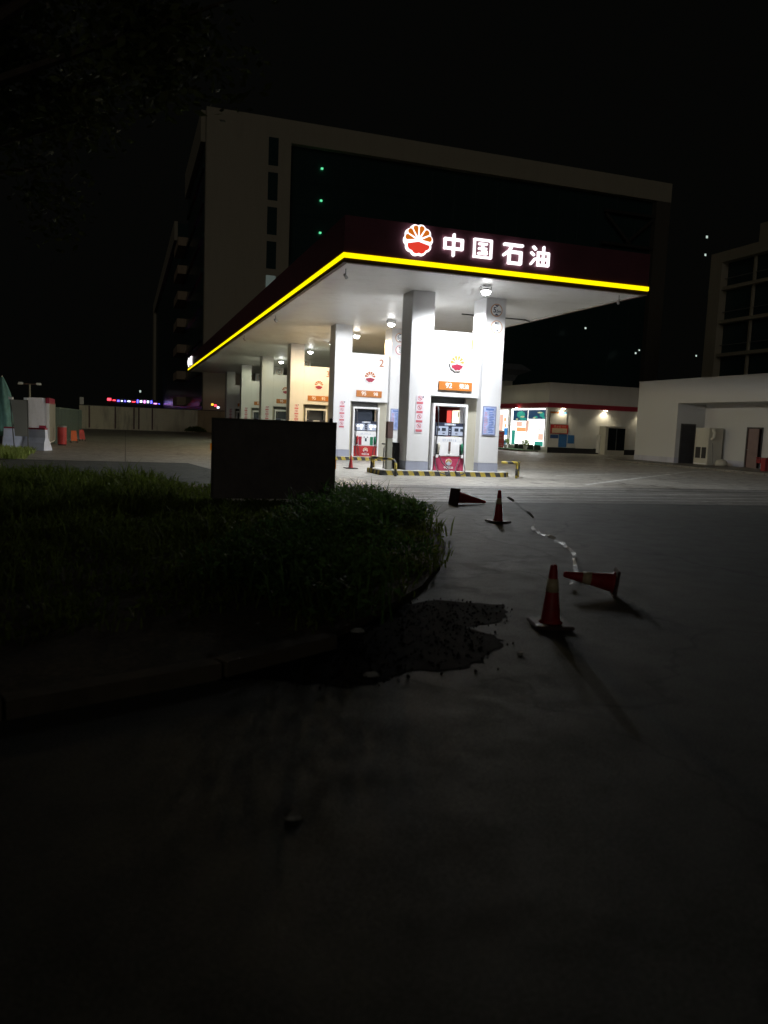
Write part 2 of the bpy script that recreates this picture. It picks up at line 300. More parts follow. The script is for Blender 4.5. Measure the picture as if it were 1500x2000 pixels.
def scallop(r, a): return r * (1 - 0.11 * (1 - abs(math.cos(5 * R(a - 4))) ** 0.7))
def emblem(parent, cx, y, cz, r, mw, mo, mr, depth=0.05, name='flower_emblem'):
    """ten-lobed flower: white disc, six orange petals above a red base; front at y, facing -Y"""
    base = MB().prism([(cx + scallop(r, a) * math.cos(R(a)), cz + scallop(r, a) * math.sin(R(a))) for a in range(0, 360, 4)], y, y + depth).build(name, mw, parent)
    pet = MB()
    for k in range(6):
        a = 10 + k * 32; pts = []
        for t, rr in ((-3, .26), (-12, .68), (-12.8, .80), (-8, .895), (0, .92), (8, .895), (12.8, .80), (12, .68), (3, .26)):
            pts.append((cx + r * rr * math.cos(R(a + t)), cz + r * rr * math.sin(R(a + t))))
        pet.prism(pts, y - 0.012, y - 0.002)
    pet.build('petals', mo, base)
    pts = [(cx, cz - .10 * r), (cx - .74 * r, cz - .27 * r)] + [(cx + .87 * scallop(r, a) * math.cos(R(a)), cz + .87 * scallop(r, a) * math.sin(R(a))) for a in range(204, 337, 4)] + [(cx + .74 * r, cz - .27 * r)]
    MB().prism(pts, y - 0.012, y - 0.002).build('red_base', mr, base)
    return base

def stroke(mb, pts, w, y, d=0.06):
    """rounded thick polyline as a flat plate"""
    global _sy
    for i in range(len(pts) - 1):
        (x0, z0), (x1, z1) = pts[i], pts[i + 1]; a = math.atan2(z1 - z0, x1 - x0); h = w / 2
        out = [(x0 + h * math.cos(a + math.pi / 2 + math.pi * k / 6), z0 + h * math.sin(a + math.pi / 2 + math.pi * k / 6)) for k in range(7)]
        out += [(x1 + h * math.cos(a - math.pi / 2 + math.pi * k / 6), z1 + h * math.sin(a - math.pi / 2 + math.pi * k / 6)) for k in range(7)]
        _sy += 0.0009; mb.prism(out, y - 0.001 - (_sy % 0.02), y + d)
_sy = 0.0

def glyph(ch, cx, cz, w, h, y, m, parent, d=0.06, name='letter'):
    mb = MB(); t = 0.125
    G = {
     '中': [[(.08, .76), (.92, .76), (.92, .34), (.08, .34), (.08, .76)], [(.5, .98), (.5, .02)]],
     '国': [[(.08, .93), (.92, .93), (.92, .07), (.08, .07), (.08, .93)], [(.32, .73), (.68, .73)], [(.32, .50), (.66, .50)], [(.30, .26), (.70, .26)], [(.5, .73), (.5, .26)], [(.62, .40), (.68, .36)]],
     '石': [[(.08, .93), (.93, .93)], [(.44, .93), (.34, .66), (.07, .42)], [(.32, .60), (.88, .60), (.88, .07), (.32, .07), (.32, .60)]],
     '油': [[(.16, .92), (.27, .82)], [(.08, .64), (.20, .54)], [(.08, .10), (.27, .36)], [(.42, .68), (.93, .68), (.93, .08), (.42, .08), (.42, .68)], [(.42, .37), (.93, .37)], [(.675, .96), (.675, .08)]]}
    for s in G[ch]: stroke(mb, [(cx + (px - .5) * w, cz + (pz - .5) * h) for px, pz in s], t * w * (0.8 if ch in '油国' else 1), y, d)
    return mb.build(name, m, parent)

# ------------------------------------------------------------------ setting: ground, roads
MB().quad((-400, -60, -0.012), (500, -60, -0.012), (500, 900, -0.012), (-400, 900, -0.012)).build('road', 'asphalt')
tag(bpy.data.objects['road'], kind='structure')
fore = [(-14, 27.0), (2.0, 26.8), (3.0, 20.0), (3.4, 19.0), (7.6, 18.8), (14.5, 18.9), (60, 17.0), (60, 89), (-14, 86)]
tag(MB().quad(*[(x, y, -0.004) for x, y in fore]).build('forecourt', 'concrete'), kind='structure')
tag(MB().quad((3.9, 14.75, -.008), (60, 12.4, -.008), (60, 17.2, -.008), (3.3, 19.2, -.008)).build('drive_apron', 'apron'), kind='structure')
shadow_outline = [(.3, 4.75), (1.0, 5.2), (1.66, 5.8), (2.1, 6.0), (2.6, 6.15), (3.15, 5.88), (2.95, 5.5), (2.74, 5.33), (2.45, 5.25), (2.62, 4.98), (2.55, 4.72), (2.21, 4.43), (1.94, 4.30), (1.67, 4.34), (1.44, 4.2), (1.26, 4.14), (1.0, 4.22), (.75, 4.4), (.5, 4.42), (.2, 4.42)]  # outline of the hedge's cast shadow, laid on the road as a dark sheet
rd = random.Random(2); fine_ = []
for i_ in range(len(shadow_outline)):
    a_, b_ = Vector(shadow_outline[i_]), Vector(shadow_outline[(i_ + 1) % len(shadow_outline)])
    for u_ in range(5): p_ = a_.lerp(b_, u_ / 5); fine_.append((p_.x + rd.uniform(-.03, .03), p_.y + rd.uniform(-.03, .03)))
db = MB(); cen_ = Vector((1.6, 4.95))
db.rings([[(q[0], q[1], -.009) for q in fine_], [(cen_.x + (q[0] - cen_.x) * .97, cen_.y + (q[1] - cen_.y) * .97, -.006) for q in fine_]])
def _in(x, y, poly):
    c = False
    for i_ in range(len(poly)):
        x0, y0 = poly[i_]; x1, y1 = poly[i_ - 1]
        if (y0 > y) != (y1 > y) and x < (x1 - x0) * (y - y0) / (y1 - y0) + x0: c = not c
    return c
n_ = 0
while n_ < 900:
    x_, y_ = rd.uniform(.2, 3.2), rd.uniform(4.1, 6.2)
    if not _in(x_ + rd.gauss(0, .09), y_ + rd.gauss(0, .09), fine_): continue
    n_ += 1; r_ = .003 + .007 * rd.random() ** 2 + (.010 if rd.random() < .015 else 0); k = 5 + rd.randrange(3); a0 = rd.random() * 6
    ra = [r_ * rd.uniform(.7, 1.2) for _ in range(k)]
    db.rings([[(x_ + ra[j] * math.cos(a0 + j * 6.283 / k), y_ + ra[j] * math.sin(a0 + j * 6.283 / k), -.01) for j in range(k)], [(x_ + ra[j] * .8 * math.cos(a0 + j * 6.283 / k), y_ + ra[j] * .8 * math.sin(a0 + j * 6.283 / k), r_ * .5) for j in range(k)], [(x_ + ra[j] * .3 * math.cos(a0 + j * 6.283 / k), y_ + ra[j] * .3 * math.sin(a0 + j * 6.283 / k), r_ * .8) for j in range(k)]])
tag(db.build('hedge_shadow_patch', 'shadow_paint'), kind='structure')
# trench drain and worn lines crossing the drive in front of the station
dr = MB()
for yy, wd in ((15.15, .05), (15.95, .06), (16.95, .05)): dr.quad((3.5, yy, 0), (40, yy - .4, 0), (40, yy + wd * 1.3 - .4, 0), (3.5, yy + wd * 1.3, 0))
tag(dr.build('road_line', 'line'), kind='structure')
dg_ = MB()
for yy, wd in ((15.02, .05), (17.9, .09), (16.2, .03)): dg_.quad((3.5, yy, 0.002), (40, yy - .4, 0.002), (40, yy + wd - .4, 0.002), (3.5, yy + wd, 0.002))
tag(dg_.build('drain_channel', 'gap'), kind='structure')
bl = MB()
bl.quad((13.0, 19.9, 0), (25, 29.3, 0), (25.1, 29.2, 0), (13.1, 19.8, 0)); bl.quad((17.5, 33.8, 0), (27, 34.3, 0), (27, 34.12, 0), (17.5, 33.62, 0)); bl.quad((14.5, 24.0, 0), (27, 29.9, 0), (27, 29.75, 0), (14.5, 23.86, 0))
tag(bl.build('bay_line', 'line'), kind='structure')
# planted verge with a kerb beside the road
verge = [(-6, 3.1), (-2.5, 3.6), (-.6, 4.15), (.5, 4.55), (1.3, 5.0), (1.95, 5.7), (2.6, 6.5), (3.25, 7.6), (3.9, 9.0), (4.35, 10.6), (4.6, 12.0), (4.6, 13.4), (4.4, 14.6), (4.0, 15.5), (2.5, 16.6), (0, 18.2), (-3, 20.5), (-6, 22.5), (-16, 25)]
tag(MB().vprism([(-16, 2.2)] + verge, -0.02, 0.05).build('verge', 'soil'), kind='structure')
kb = MB(); edge = verge[:5]
for i in range(len(edge) - 1):
    a = Vector(edge[i]); b = Vector(edge[i + 1]); d = (b - a).normalized(); n = Vector((d.y, -d.x)); L_ = (b - a).length; k = max(1, round(L_ / 0.9))
    for j in range(k):
        p = a + (b - a) * (j / k) + d * .008; q = a + (b - a) * ((j + 1) / k) - d * .008
        kb.vprism([tuple(p), tuple(q), tuple(q + n * .13), tuple(p + n * .13)], -.02, .085)
tag(kb.build('kerb', 'kerb'), kind='structure')

# ------------------------------------------------------------------ canopy
CX0, CX1, CY0, CY1, ZS, ZT = 5.34, 14.70, 19.80, 72.5, 5.67, 6.85
can = thing('station_canopy', 'long flat station canopy with dark red fascia and glowing yellow edge strip', 'canopy', ((CX0 + CX1) / 2, CY0, 0))
def lc(x0, y0, z0, x1, y1, z1, mb=None): ox, oy = (CX0 + CX1) / 2, CY0; return (mb or MB()).box(x0 - ox, y0 - oy, z0, x1 - ox, y1 - oy, z1)
lc(CX0 + .12, CY0 + .12, ZS + .03, CX1 - .12, CY1 - .12, ZS + .10).build('soffit', 'soffit', can)
lc(CX0 + .02, CY0 + .02, ZS + .15, CX1 - .02, CY1 - .02, ZS + .2).build('roof_deck', 'under', can)
f = MB(); lc(CX0, CY0, 5.925, CX1, CY0 + .12, ZT, f); lc(CX0, CY0 + .121, 5.925, CX0 + .12, CY1, ZT, f); lc(CX1 - .12, CY0 + .121, 5.925, CX1, CY1, ZT, f); lc(CX0 + .121, CY1 - .12, 5.925, CX1 - .121, CY1, ZT, f)
f.build('fascia', 'fascia', can)
f = MB(); lc(CX0 - .02, CY0 - .02, 5.797, CX1 + .02, CY0 + .05, 5.912, f); lc(CX0 - .02, CY0 + .051, 5.797, CX0 + .05, CY1, 5.912, f); lc(CX1 - .05, CY0 + .051, 5.797, CX1 + .02, CY1, 5.912, f)
f.build('light_strip', 'led_yellow', can)
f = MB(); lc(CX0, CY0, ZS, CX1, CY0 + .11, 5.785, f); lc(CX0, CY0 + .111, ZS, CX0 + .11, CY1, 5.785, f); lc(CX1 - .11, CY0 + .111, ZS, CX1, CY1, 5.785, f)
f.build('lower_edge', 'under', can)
f = MB(); lc(CX0 + .115, CY0 + .115, ZS - .005, CX1 - .115, CY0 + .20, ZS + .025, f); lc(CX0 + .115, CY0 + .165, ZS - .005, CX0 + .16, CY1 - .2, ZS + .025, f); lc(CX1 - .16, CY0 + .165, ZS - .005, CX1 - .115, CY1 - .2, ZS + .025, f)
f.build('edge_trim', 'trim', can)
ox, oy = (CX0 + CX1) / 2, CY0
f = MB().tube([(11.6 - ox, 26.3 - oy, ZS - .01), (14.2 - ox, 26.3 - oy, ZS - .01), (14.55 - ox, 26.6 - oy, ZS - .01)], .025)
f.build('conduit', 'darksteel', can)
emblem(can, 7.335 - ox, -.10, 6.42, .41, 'led_white', 'led_orange', 'led_red', .08)
for ch, x, z, w_, h_ in (('中', 8.37, 6.415, .60, .56), ('国', 9.235, 6.415, .60, .53), ('石', 10.155, 6.37, .64, .56), ('油', 11.0, 6.395, .64, .56)):
    glyph(ch, x - ox, z, w_, h_, -.07, 'led_white', can, .05)
# same lit lettering on the far end of the long side, seen edge-on
for k, yy in enumerate((66.0, 68.2)):
    g = glyph('中国'[1 - k], 0, 6.38, 1.5, .62, 0, 'led_white', can, .05); g.rotation_euler = (0, 0, -math.pi / 2); g.location = (CX0 - ox - .09, yy + 2.5 - oy, 0)

# small dead fittings hanging below the canopy edge
cl = None
for i, (x, y, lab) in enumerate(((14.0, 20.2, 'small unlit camera hanging near the right front corner of the canopy'), (5.62, 30.9, 'small unlit fitting hanging halfway along the left canopy edge'), (5.55, 38.9, 'small unlit fitting hanging at the left canopy edge farther from the camera'), (5.62, 20.6, 'small dark fitting tucked under the left front corner of the canopy'))):
    if cl is None:
        cl = thing('hanging_camera', lab, 'camera', (x, y, ZS), 0, 'small fittings hanging from the canopy edge')
        MB().tube([(0, 0, 0), (0, 0, -.16)], .014).build('stem', 'steel', cl)
        MB().tube([(-.05, -.07, -.17), (.05, .09, -.22)], [.035, .045], 10).build('housing', 'steel', cl)
    else: dup(cl, (x, y, ZS), lab)

# ------------------------------------------------------------------ gates: two pillars and a sign panel
XG = 8.387
def make_gate(i, y, num, plate, paled):  # faded picks a paler orange imitating lamp glare on the nearest gate
    labs = ['nearest brilliant white pillar gate with orange plate reading 92', 'white pillar gate marked with orange number 2 and plate 95', 'warm yellow lit pillar gate marked 3 above the dark board', 'dim greenish pillar gate behind the yellow lit one', 'dull pillar gate second from the far end of the canopy', 'grey unlit pillar gate at the far end of the canopy']
    g = thing('pillar_gate', labs[i], 'pillar gate', (XG, y, .15), 0, 'pillar gates holding up the canopy')
    for x0, x1 in ((0, .745), (2.50, 3.20)):
        c = MB().box(x0, 0, .28, x1, .92, ZS - .12).build('pillar', 'white', g, .012)
        MB().box(x0 - .006, -.006, 0, x1 + .006, .926, .28).build('skirt', 'skirt', c)
    p = MB().box(.75, .02, 2.36, 2.36, .80, 4.40).build('sign_panel', 'white', g, .01)
    MB().box(2.365, .25, 2.36, 2.495, .7, 4.38).build('filler', 'white', g)
    MB().box(.75, .25, 0, .86, .75, 2.35).build('jamb', 'khaki', g); MB().box(2.10, .32, 0, 2.494, .75, 2.35).build('jamb', 'khaki', g)
    MB().box(.87, .40, 2.16, 2.09, .7, 2.352).build('housing', 'darksteel', g)
    emblem(g, 1.575, -.03, 3.42, .26, 'letter' , 'petal_pale' if paled else 'petal', 'crimson', .07)
    pl = MB().box(.985, -.035, 2.56, 2.13, .015, 2.835).build('grade_plate', 'orange', g, .004)
    text(plate[0], .23, 'letter', pl, (1.32, -.040, 2.70), 'grade_text', .002)
    text(plate[1], .17 if plate[1][0] > 'z' else .21, 'letter', pl, (1.85, -.040, 2.69), 'grade_text', .002)
    if num: text(num, .44, 'petal_pale' if paled else 'petal', g, (2.08, .013, 4.02), 'gate_number', .003)
    # strip of prohibition notices on the left pillar
    s = MB().box(.245, -.012, 1.18, .505, -.001, 2.34).build('notice_strip', 'sticker', g)
    for k in range(4):
        z = 1.22 + k * .288; MB().box(.27, -.016, z, .48, -.0125, z + .07).build('notice_caption', 'stickerred', s)
        z = 1.40 + k * .288; o_ = disc(.375, z, .075, 20); i_ = disc(.375, z, .058, 20); r_ = MB()
        n0 = len(r_.v); r_.v += [(q[0], -.014, q[1]) for q in o_] + [(q[0], -.014, q[1]) for q in i_]
        for q in range(20): e = (q + 1) % 20; r_.f.append((q, e, 20 + e, 20 + q))
        r_.prism([(.32, z + .035), (.335, z + .05), (.43, z - .035), (.415, z - .05)], -.0155, -.0135)
        r_.build('prohibition_ring', 'stickerred', s)
        MB().box(.36, -.0135, z - .03, .39, -.0125, z + .03).build('pictogram', 'ink', s)
    MB().box(.46, -.0135, 2.28, .50, -.0125, 2.33).build('corner_mark', 'ink', s)
    # framed blue rule board on the right pillar
    b = MB().box(2.57, -.03, 1.19, 3.04, -.001, 2.12).build('rule_board', 'blueframe', g)
    MB().box(2.595, -.034, 1.22, 3.015, -.0305, 2.09).build('board_face', 'bluepanel', b)
    t1 = MB(); t2 = MB(); rnd = random.Random(3)
    for k in range(13):
        z = 1.27 + k * .053
        t1.box(2.62, -.037, z, 2.62 + rnd.uniform(.07, .13), -.035, z + .02)
        t2.box(2.79, -.037, z, 2.79 + rnd.uniform(.12, .19), -.035, z + .026)
    t2.box(2.66, -.037, 1.99, 2.95, -.035, 2.05)
    t1.build('board_text', 'pinktext', b); t2.build('board_text', 'bluetext', b)
    # round clearance sign and round speed sign
    a = MB().prism(disc(2.86, 5.17, .205), -.02, -.001).build('clearance_sign', 'ring', g); MB().prism(disc(2.86, 5.17, .175), -.025, -.0205).build('sign_face', 'letter', a)
    MB().prism([(2.78, 5.335), (2.94, 5.335), (2.86, 5.27)], -.029, -.0255).build('arrow', 'ink', a); MB().prism([(2.78, 5.005), (2.86, 5.07), (2.94, 5.005)], -.029, -.0255).build('arrow', 'ink', a)
    text('5', .24, 'ink', a, (2.79, -.028, 5.17), 'clearance_text', .003); text('.5m', .12, 'ink', a, (2.925, -.028, 5.14), 'clearance_text', .002)
    a = MB().prism(disc(2.89, 4.65, .205), -.02, -.001).build('speed_sign', 'stickerred' if i else 'ring', g); MB().prism(disc(2.89, 4.65, .178), -.025, -.0205).build('sign_face', 'letter', a)
    text('5', .20, 'ink', a, (2.89, -.028, 4.65), 'speed_text', .002) if i else None
    text('限速', .075, 'ink', a, (2.89, -.028, 4.76), 'speed_text', .002); text('公里', .06, 'ink', a, (2.89, -.028, 4.53), 'speed_text', .002)
    return g
GY = [22.79, 32.0, 41.3, 50.5, 59.8, 69.0]
for i, (num, plate) in enumerate((('1', ('92', '柴油')), ('2', ('95', '98')), ('3', ('95', '92')), ('4', ('95', '92')), ('5', ('92', '95')), (None, ('92', '95')))):
    make_gate(i, GY[i], num, plate, i == 0)

# ------------------------------------------------------------------ pump islands
def make_island(i, y):
    lab = ['black and yellow kerbed pump island under the nearest gate', 'black and yellow kerbed pump island under gate 2', 'pump island under the warm lit gate 3', 'pump island under the greenish fourth gate', 'pump island under the fifth gate', 'pump island under the farthest gate'][i]
    t = thing('pump_island', lab, 'pump island', (9.8, y + .45, 0), 0, 'pump islands under the gates')
    hw, hd = 2.33, .72
    out = [(-hw, -hd), (-hw + .2, -hd - .05)] + [(hw - .55, -hd)] + arc(hw - .35, 0, 1, -90, 90, 1)[:0] + [(hw - .55 + .55 * math.sin(R(a)), -hd * math.cos(R(a))) for a in range(10, 171, 16)] + [(hw - .55, hd), (-hw, hd)]
    MB().vprism(out, -.01, .135).build('kerb_ring', 'stripes', t)
    MB().vprism([(p[0] * .985, p[1] * .95) for p in out], .1355, .15).build('island_top', 'island', t)
    return t
for i, y in enumerate(GY): make_island(i, y)

# ------------------------------------------------------------------ pumps
def make_pump(style, label, loc):
    t = thing('fuel_pump', label, 'fuel pump', loc, 0, 'fuel pumps between the pillars')
    # portal frame (mast) around the head
    fr = MB().box(-.60, 0, 0, -.53, .5, 2.14).box(.53, 0, 0, .60, .5, 2.14).box(-.529, 0, 2.06, .529, .5, 2.14).build('mast_frame', 'whitepaint', t, .006)
    base = MB().box(-.525, -.01, .0, .525, .48, .44).build('lower_cabinet', 'pinkred' if style == 0 else 'redpaint', t, .008)
    MB().box(-.53, -.015, .40, .53, .485, .455).build('ledge', 'crimson' if style == 0 else 'redpaint', base)
    emblem(t, 0, -.03, .28, .11, 'letter', 'petal_pale', 'crimson' if style else 'bluegrey', .018)
    text('中国石油', .085, 'letter', t, (0, -.02, .10), 'brand_text', .001)
    body = MB().box(-.50, .0, .46, .50, .46, 1.10).build('upper_cabinet', 'whitepaint', t, .006)
    MB().box(-.36, -.02, .48, .36, -.001, .88).build('front_panel', 'whitepaint', body, .005)
    marks(.5, .07, 7, 'bluegrey', body, (0, -.0015, .98), 4)
    head = MB().box(-.50, .0, 1.11, .50, .46, 1.54).build('display_head', 'navy', t, .006)
    MB().box(-.19, -.012, 1.45, .19, -.001, 1.515).build('title_plate', 'bluegrey', head); text('中国石油', .06, 'letter', head, (0, -.018, 1.483), 'title_text', .001)
    for sx in (-1, 1):
        d = MB().box(*( sorted((sx * .06, sx * .47))[0], -.02, 1.13, sorted((sx * .06, sx * .47))[1], -.001, 1.42)).build('display_panel', 'bluegrey', head, .008)
        MB().box(sx * .22 - .07, -.026, 1.27, sx * .22 + .07, -.0205, 1.37).build('screen', 'glow_screen' if style else 'screen', d)
        MB().box(sx * .40 - .05, -.026, 1.27, sx * .40 + .05, -.0205, 1.36).build('screen', 'glow_screen' if style else 'screen', d)
        MB().box(sx * .22 - .04, -.026, 1.18, sx * .22 + .04, -.0205, 1.21).build('card_slot', 'glow_screen' if style else 'ink', d)
    mb = MB()
    for k in range(3): mb.box(-.02, -.006, 1.16 + k * .08, .02, -.001, 1.19 + k * .08)
    mb.build('key_strip', 'bluegrey', head)
    # lintel and back of the head opening
    if style: MB().box(-.48, .30, 1.56, .36, .34, 2.03).build('back_panel', 'screen', t)
    for sx in (-1, 1):
        boot = MB().box(sx * .40 - .045, -.05, .52, sx * .40 + .045, -.001, .86).build('nozzle_boot', 'black', t, .006)
        if style: MB().box(sx * .26 - .07, -.03, .50, sx * .26 + .07, -.0215, .86).build('grade_sticker', 'crimson' if sx < 0 else 'green', t)
        nz = MB().tube([(sx * .40, -.10, .88), (sx * .40, -.12, .80), (sx * .41, -.10, .66), (sx * .42, -.085, .56)], [.03, .045, .035, .022], 10)
        nz.build('nozzle', ('redpaint' if sx < 0 else 'green') if style else ('khaki' if sx < 0 else 'green'), t, smooth=True)
        if style == 0: MB().box(sx * .44 - .035, -.09, .42, sx * .44 + .035, -.055, .52).build('drip_cup', 'letter', t)
        MB().tube([(sx * .45, .1, 2.08), (sx * .45, -.02, 2.02), (sx * .44, -.04, 1.94)], .02).build('hose_arm', 'steel', t)
        s2 = sx
        x0 = sx * .44
        pts = [(x0, -.04, 1.94), (x0 + .01, -.05, 1.4), (x0 + .03 * sx, -.06, .9), (x0 + .06 * sx, -.08, .35), (x0 + .04 * sx, -.26, .03), (x0 - .10 * sx, -.42, -.07), (x0 - .24 * sx, -.43, -.08), (x0 - .32 * sx, -.34, .04), (x0 - .16 * sx, -.14, .28), (x0 - .06 * sx, -.12, .50)]
        if style: pts = pts[:3] + [(x0 + .02 * sx, -.08, .30), (x0 - .02 * sx, -.12, .05), (x0 - .10 * sx, -.14, .03), (x0 - .13 * sx, -.12, .18), (x0 - .05 * sx, -.11, .50)]
        sm = []
        for k in range(len(pts) - 1):     # Catmull-Rom
            p0, p1, p2, p3 = [Vector(pts[max(0, min(len(pts) - 1, k + e))]) for e in (-1, 0, 1, 2)]
            for u in (0, .25, .5, .75): sm.append(.5 * ((2 * p1) + (p2 - p0) * u + (2 * p0 - 5 * p1 + 4 * p2 - p3) * u * u + (3 * p1 - p0 - 3 * p2 + p3) * u ** 3))
        sm.append(Vector(pts[-1])); MB().tube(sm, .016, 8).build('hose', 'hose', t, smooth=True)
    if style == 0: MB().box(-.035, -.05, .62, .035, -.021, .93).build('card_reader', 'brown', t, .006)
    else: MB().box(-.04, -.03, .66, .04, -.0215, .80).box(-.10, -.03, .82, -.05, -.0215, .86).box(.05, -.03, .82, .10, -.0215, .86).build('card_reader', 'ink', t)
    return t
make_pump(0, 'fuel pump with faded crimson base and dark displays under the nearest gate', (9.86, GY[0] + .06, .15))
p2 = make_pump(1, 'fuel pump with bright red base and white glowing displays at gate 2', (9.90, GY[1] + .1, .15))
for i, lab in ((2, 'fuel pump at warm lit gate 3, mostly behind the dark board'), (3, 'fuel pump at the greenish fourth gate behind the board'), (4, 'fuel pump at the dull fifth gate behind the board'), (5, 'fuel pump at the unlit farthest gate')):
    dup(p2, (9.90, GY[i] + .1, .15), lab)

# ------------------------------------------------------------------ flood lamps under the canopy
def flood(x, y, label, color, power, down, first, cone=164):
    if first is None:
        t = thing('flood_lamp', label, 'flood lamp', (x, y, ZS), 0, 'flood lamps under the canopy')
        MB().box(-.17, -.03, -.02, .17, .03, -.001).box(-.17, -.015, -.16, -.155, .015, -.0205).box(.155, -.015, -.16, .17, .015, -.0205).build('bracket', 'steel', t)
        MB().tube([(-.16, 0, 0), (-.20, .05, -.07), (-.12, .06, -.12), (-.05, .05, -.13)], .01).build('cable', 'black', t)
        h = MB().lathe([(.05, .075), (.10, .065), (.135, .012), (.135, 0)], n=20).build('housing', 'steel', t, smooth=False); h.location = (0, 0, -.135)
        l = MB().lathe([(.132, -.001), (.135, -.03), (.12, -.07), (.08, -.10), (.03, -.112)], n=20).build('lens', 'lens', t, smooth=True); l.location = (0, 0, -.135)
    else: t = dup(first, (x, y, ZS), label)
    for nm, size, frac, tgt, bl_ in (('flood_light', cone, 1.0, Vector((0, .06, -1)), .30 if cone < 170 else .05), ('beam_light', 86, down, Vector((0, .05, -1)), 1.0)):
        ld = bpy.data.lights.new(nm, 'SPOT'); ld.energy = power * frac; ld.color = color; ld.spot_size = R(size); ld.spot_blend = bl_; ld.shadow_soft_size = .22
        lo = bpy.data.objects.new(nm, ld); COL.objects.link(lo); lo.parent = t; lo.location = (0, 0, -.30); lo.rotation_euler = tgt.to_track_quat('-Z', 'Y').to_euler()
    return t
cool = (0.95, 0.98, 1.0); warm = (1.0, 0.75, 0.40); pale = (0.95, 1.0, 0.70)
fwdaim = Vector((0, 1.9, -1.85)); backaim = Vector((0, -1.4, -1.6))
l1 = flood(9.97, 20.95, 'glaring white flood lamp in front of the nearest gate', cool, 800, 1.2, None)
flood(9.97, 25.3, 'white flood lamp hidden behind the nearest pillars', cool, 1250, .8, l1, 176)
flood(9.97, 29.45, 'white flood lamp just left of the nearest right pillar, before gate 2', cool, 210, 2.2, l1)
flood(9.97, 34.3, 'round bright lamp framed in the opening above gate 2', warm, 800, .8, l1, 176)
flood(9.97, 38.6, 'small lamp peeping out left of the second gate left pillar', warm, 430, 1.0, l1)
flood(9.97, 43.6, 'lamp framed in the opening above the warm lit gate', pale, 420, .8, l1, 176)
flood(9.97, 52.3, 'farthest lit lamp, framed above the greenish gate', pale, 400, .8, l1, 176)

# ------------------------------------------------------------------ guard rails, post, bin, cone near the islands
def rail(label, path, posts):
    o_ = path[0]; t = thing('guard_rail', label, 'guard rail', (o_[0], o_[1], 0), 0, 'striped guard rails at the island ends')
    MB().tube([(p[0] - o_[0], p[1] - o_[1], p[2]) for p in path], .043, 10).build('top_rail', 'pipe_stripes', t, smooth=True)
    for px, py in posts: MB().tube([(px - o_[0], py - o_[1], 0), (px - o_[0], py - o_[1], .50)], .042, 10).build('post', 'pipe_stripes', t, smooth=True)
rail('yellow and black guard rail at the right end of the nearest island', [(11.35, 22.02, .5), (11.85, 22.04, .5), (11.98, 22.10, .5), (12.12, 22.30, .5), (12.28, 22.62, .5)], ((11.92, 22.07), (12.22, 22.52)))
rail('yellow and black guard rail at the left end of the nearest island', [(7.72, 23.95, .5), (7.52, 23.62, .5), (7.45, 23.35, .5), (7.6, 22.8, .5), (7.72, 22.25, .5), (7.75, 22.08, .47), (7.76, 21.98, .38), (7.76, 21.97, .0)], ((7.46, 23.45), (7.66, 23.86)))
t = thing('marker_post', 'grey square post with brown top block at the nearest island left end', 'post', (7.85, 22.95, .15))
MB().box(-.09, -.09, 0, .09, .09, .98).build('shaft', 'postgrey', t, .01); MB().box(-.095, -.095, .981, .095, .095, 1.5).build('top_block', 'brown', t, .01)
t = thing('tool_stand', 'black box stand with bucket beside the nearest left pillar', 'tool stand', (8.18, 23.55, .15))
MB().box(-.02, -.18, 0, .17, .16, .84).build('side_box', 'black', t, .01)
MB().tube([(-.32, -.1, .0), (-.32, -.1, .66), (-.26, -.1, .72), (-.03, -.1, .72)], .022).tube([(-.12, -.1, 0), (-.12, -.1, .62)], .02).tube([(-.32, -.1, .2), (-.03, -.1, .2)], .02).build('rack', 'steel', t)
MB().lathe([(.07, .22), (.075, .45), (.05, .5), (.02, .52)], (-.22, -.16, 0), 14).build('extinguisher', 'redpaint', t, smooth=True)
MB().box(-.33, -.08, .76, .14, .12, .80).build('lid', 'darksteel', t)

def make_cone(label, loc, base_w, h, bands, rot=(0, 0, 0), scuffed=True, r0=.074):
    t = thing('traffic_cone', label, 'traffic cone', loc, 0, 'red traffic cones on the road'); t.rotation_euler = rot
    b = base_w / 2
    MB().box(-b, -b, 0, b, b, .028).build('base', 'conebase', t, .008)
    def rad(z): return r0 + (.026 - r0) * (z - .03) / (h - .03)
    MB().lathe([(r0 + .02, .029), (r0 + .002, .045), (rad(h * .55), h * .55), (rad(h * .97), h * .97), (.018, h)], n=24).build('body', 'cone', t, smooth=True)
    for z0, z1 in bands: MB().lathe([(rad(z0) + .003, z0), (rad(z1) + .003, z1)], n=24).build('reflective_band', 'coneband', t, smooth=True)
    if scuffed: MB().quad((-b, -b * .9, .0295), (-b * .35, -b * .95, .0295), (-b * .4, -b * .55, .0295), (-b * .95, -b * .5, .0295)).build('scuff', 'scuff', t)
    return t
make_cone('upright red cone with pale band, nearest to the camera', (3.16, 5.16, 0), .30, .485, ((.27, .375),), (0, 0, R(-14)))
make_cone('upright faded red cone farther back where the tape starts', (5.84, 11.35, 0), .32, .53, ((.30, .40),), (0, 0, R(10)))
c3 = make_cone('fallen red cone lying with dark base to the left near the drain', (6.24, 14.10, .155), .33, .80, (), (R(6), R(99), R(16)), False, .125)
c4 = make_cone('fallen red cone lying with its base to the right beside the near cone', (4.40, 6.06, .115), .27, .50, ((.24, .32),), (R(0), R(-84), R(-28)), False, .09)
t = make_cone('small dull red cone standing on the forecourt left of the nearest island', (7.38, 25.55, 0), .42, .46, (), (0, 0, 0), False)
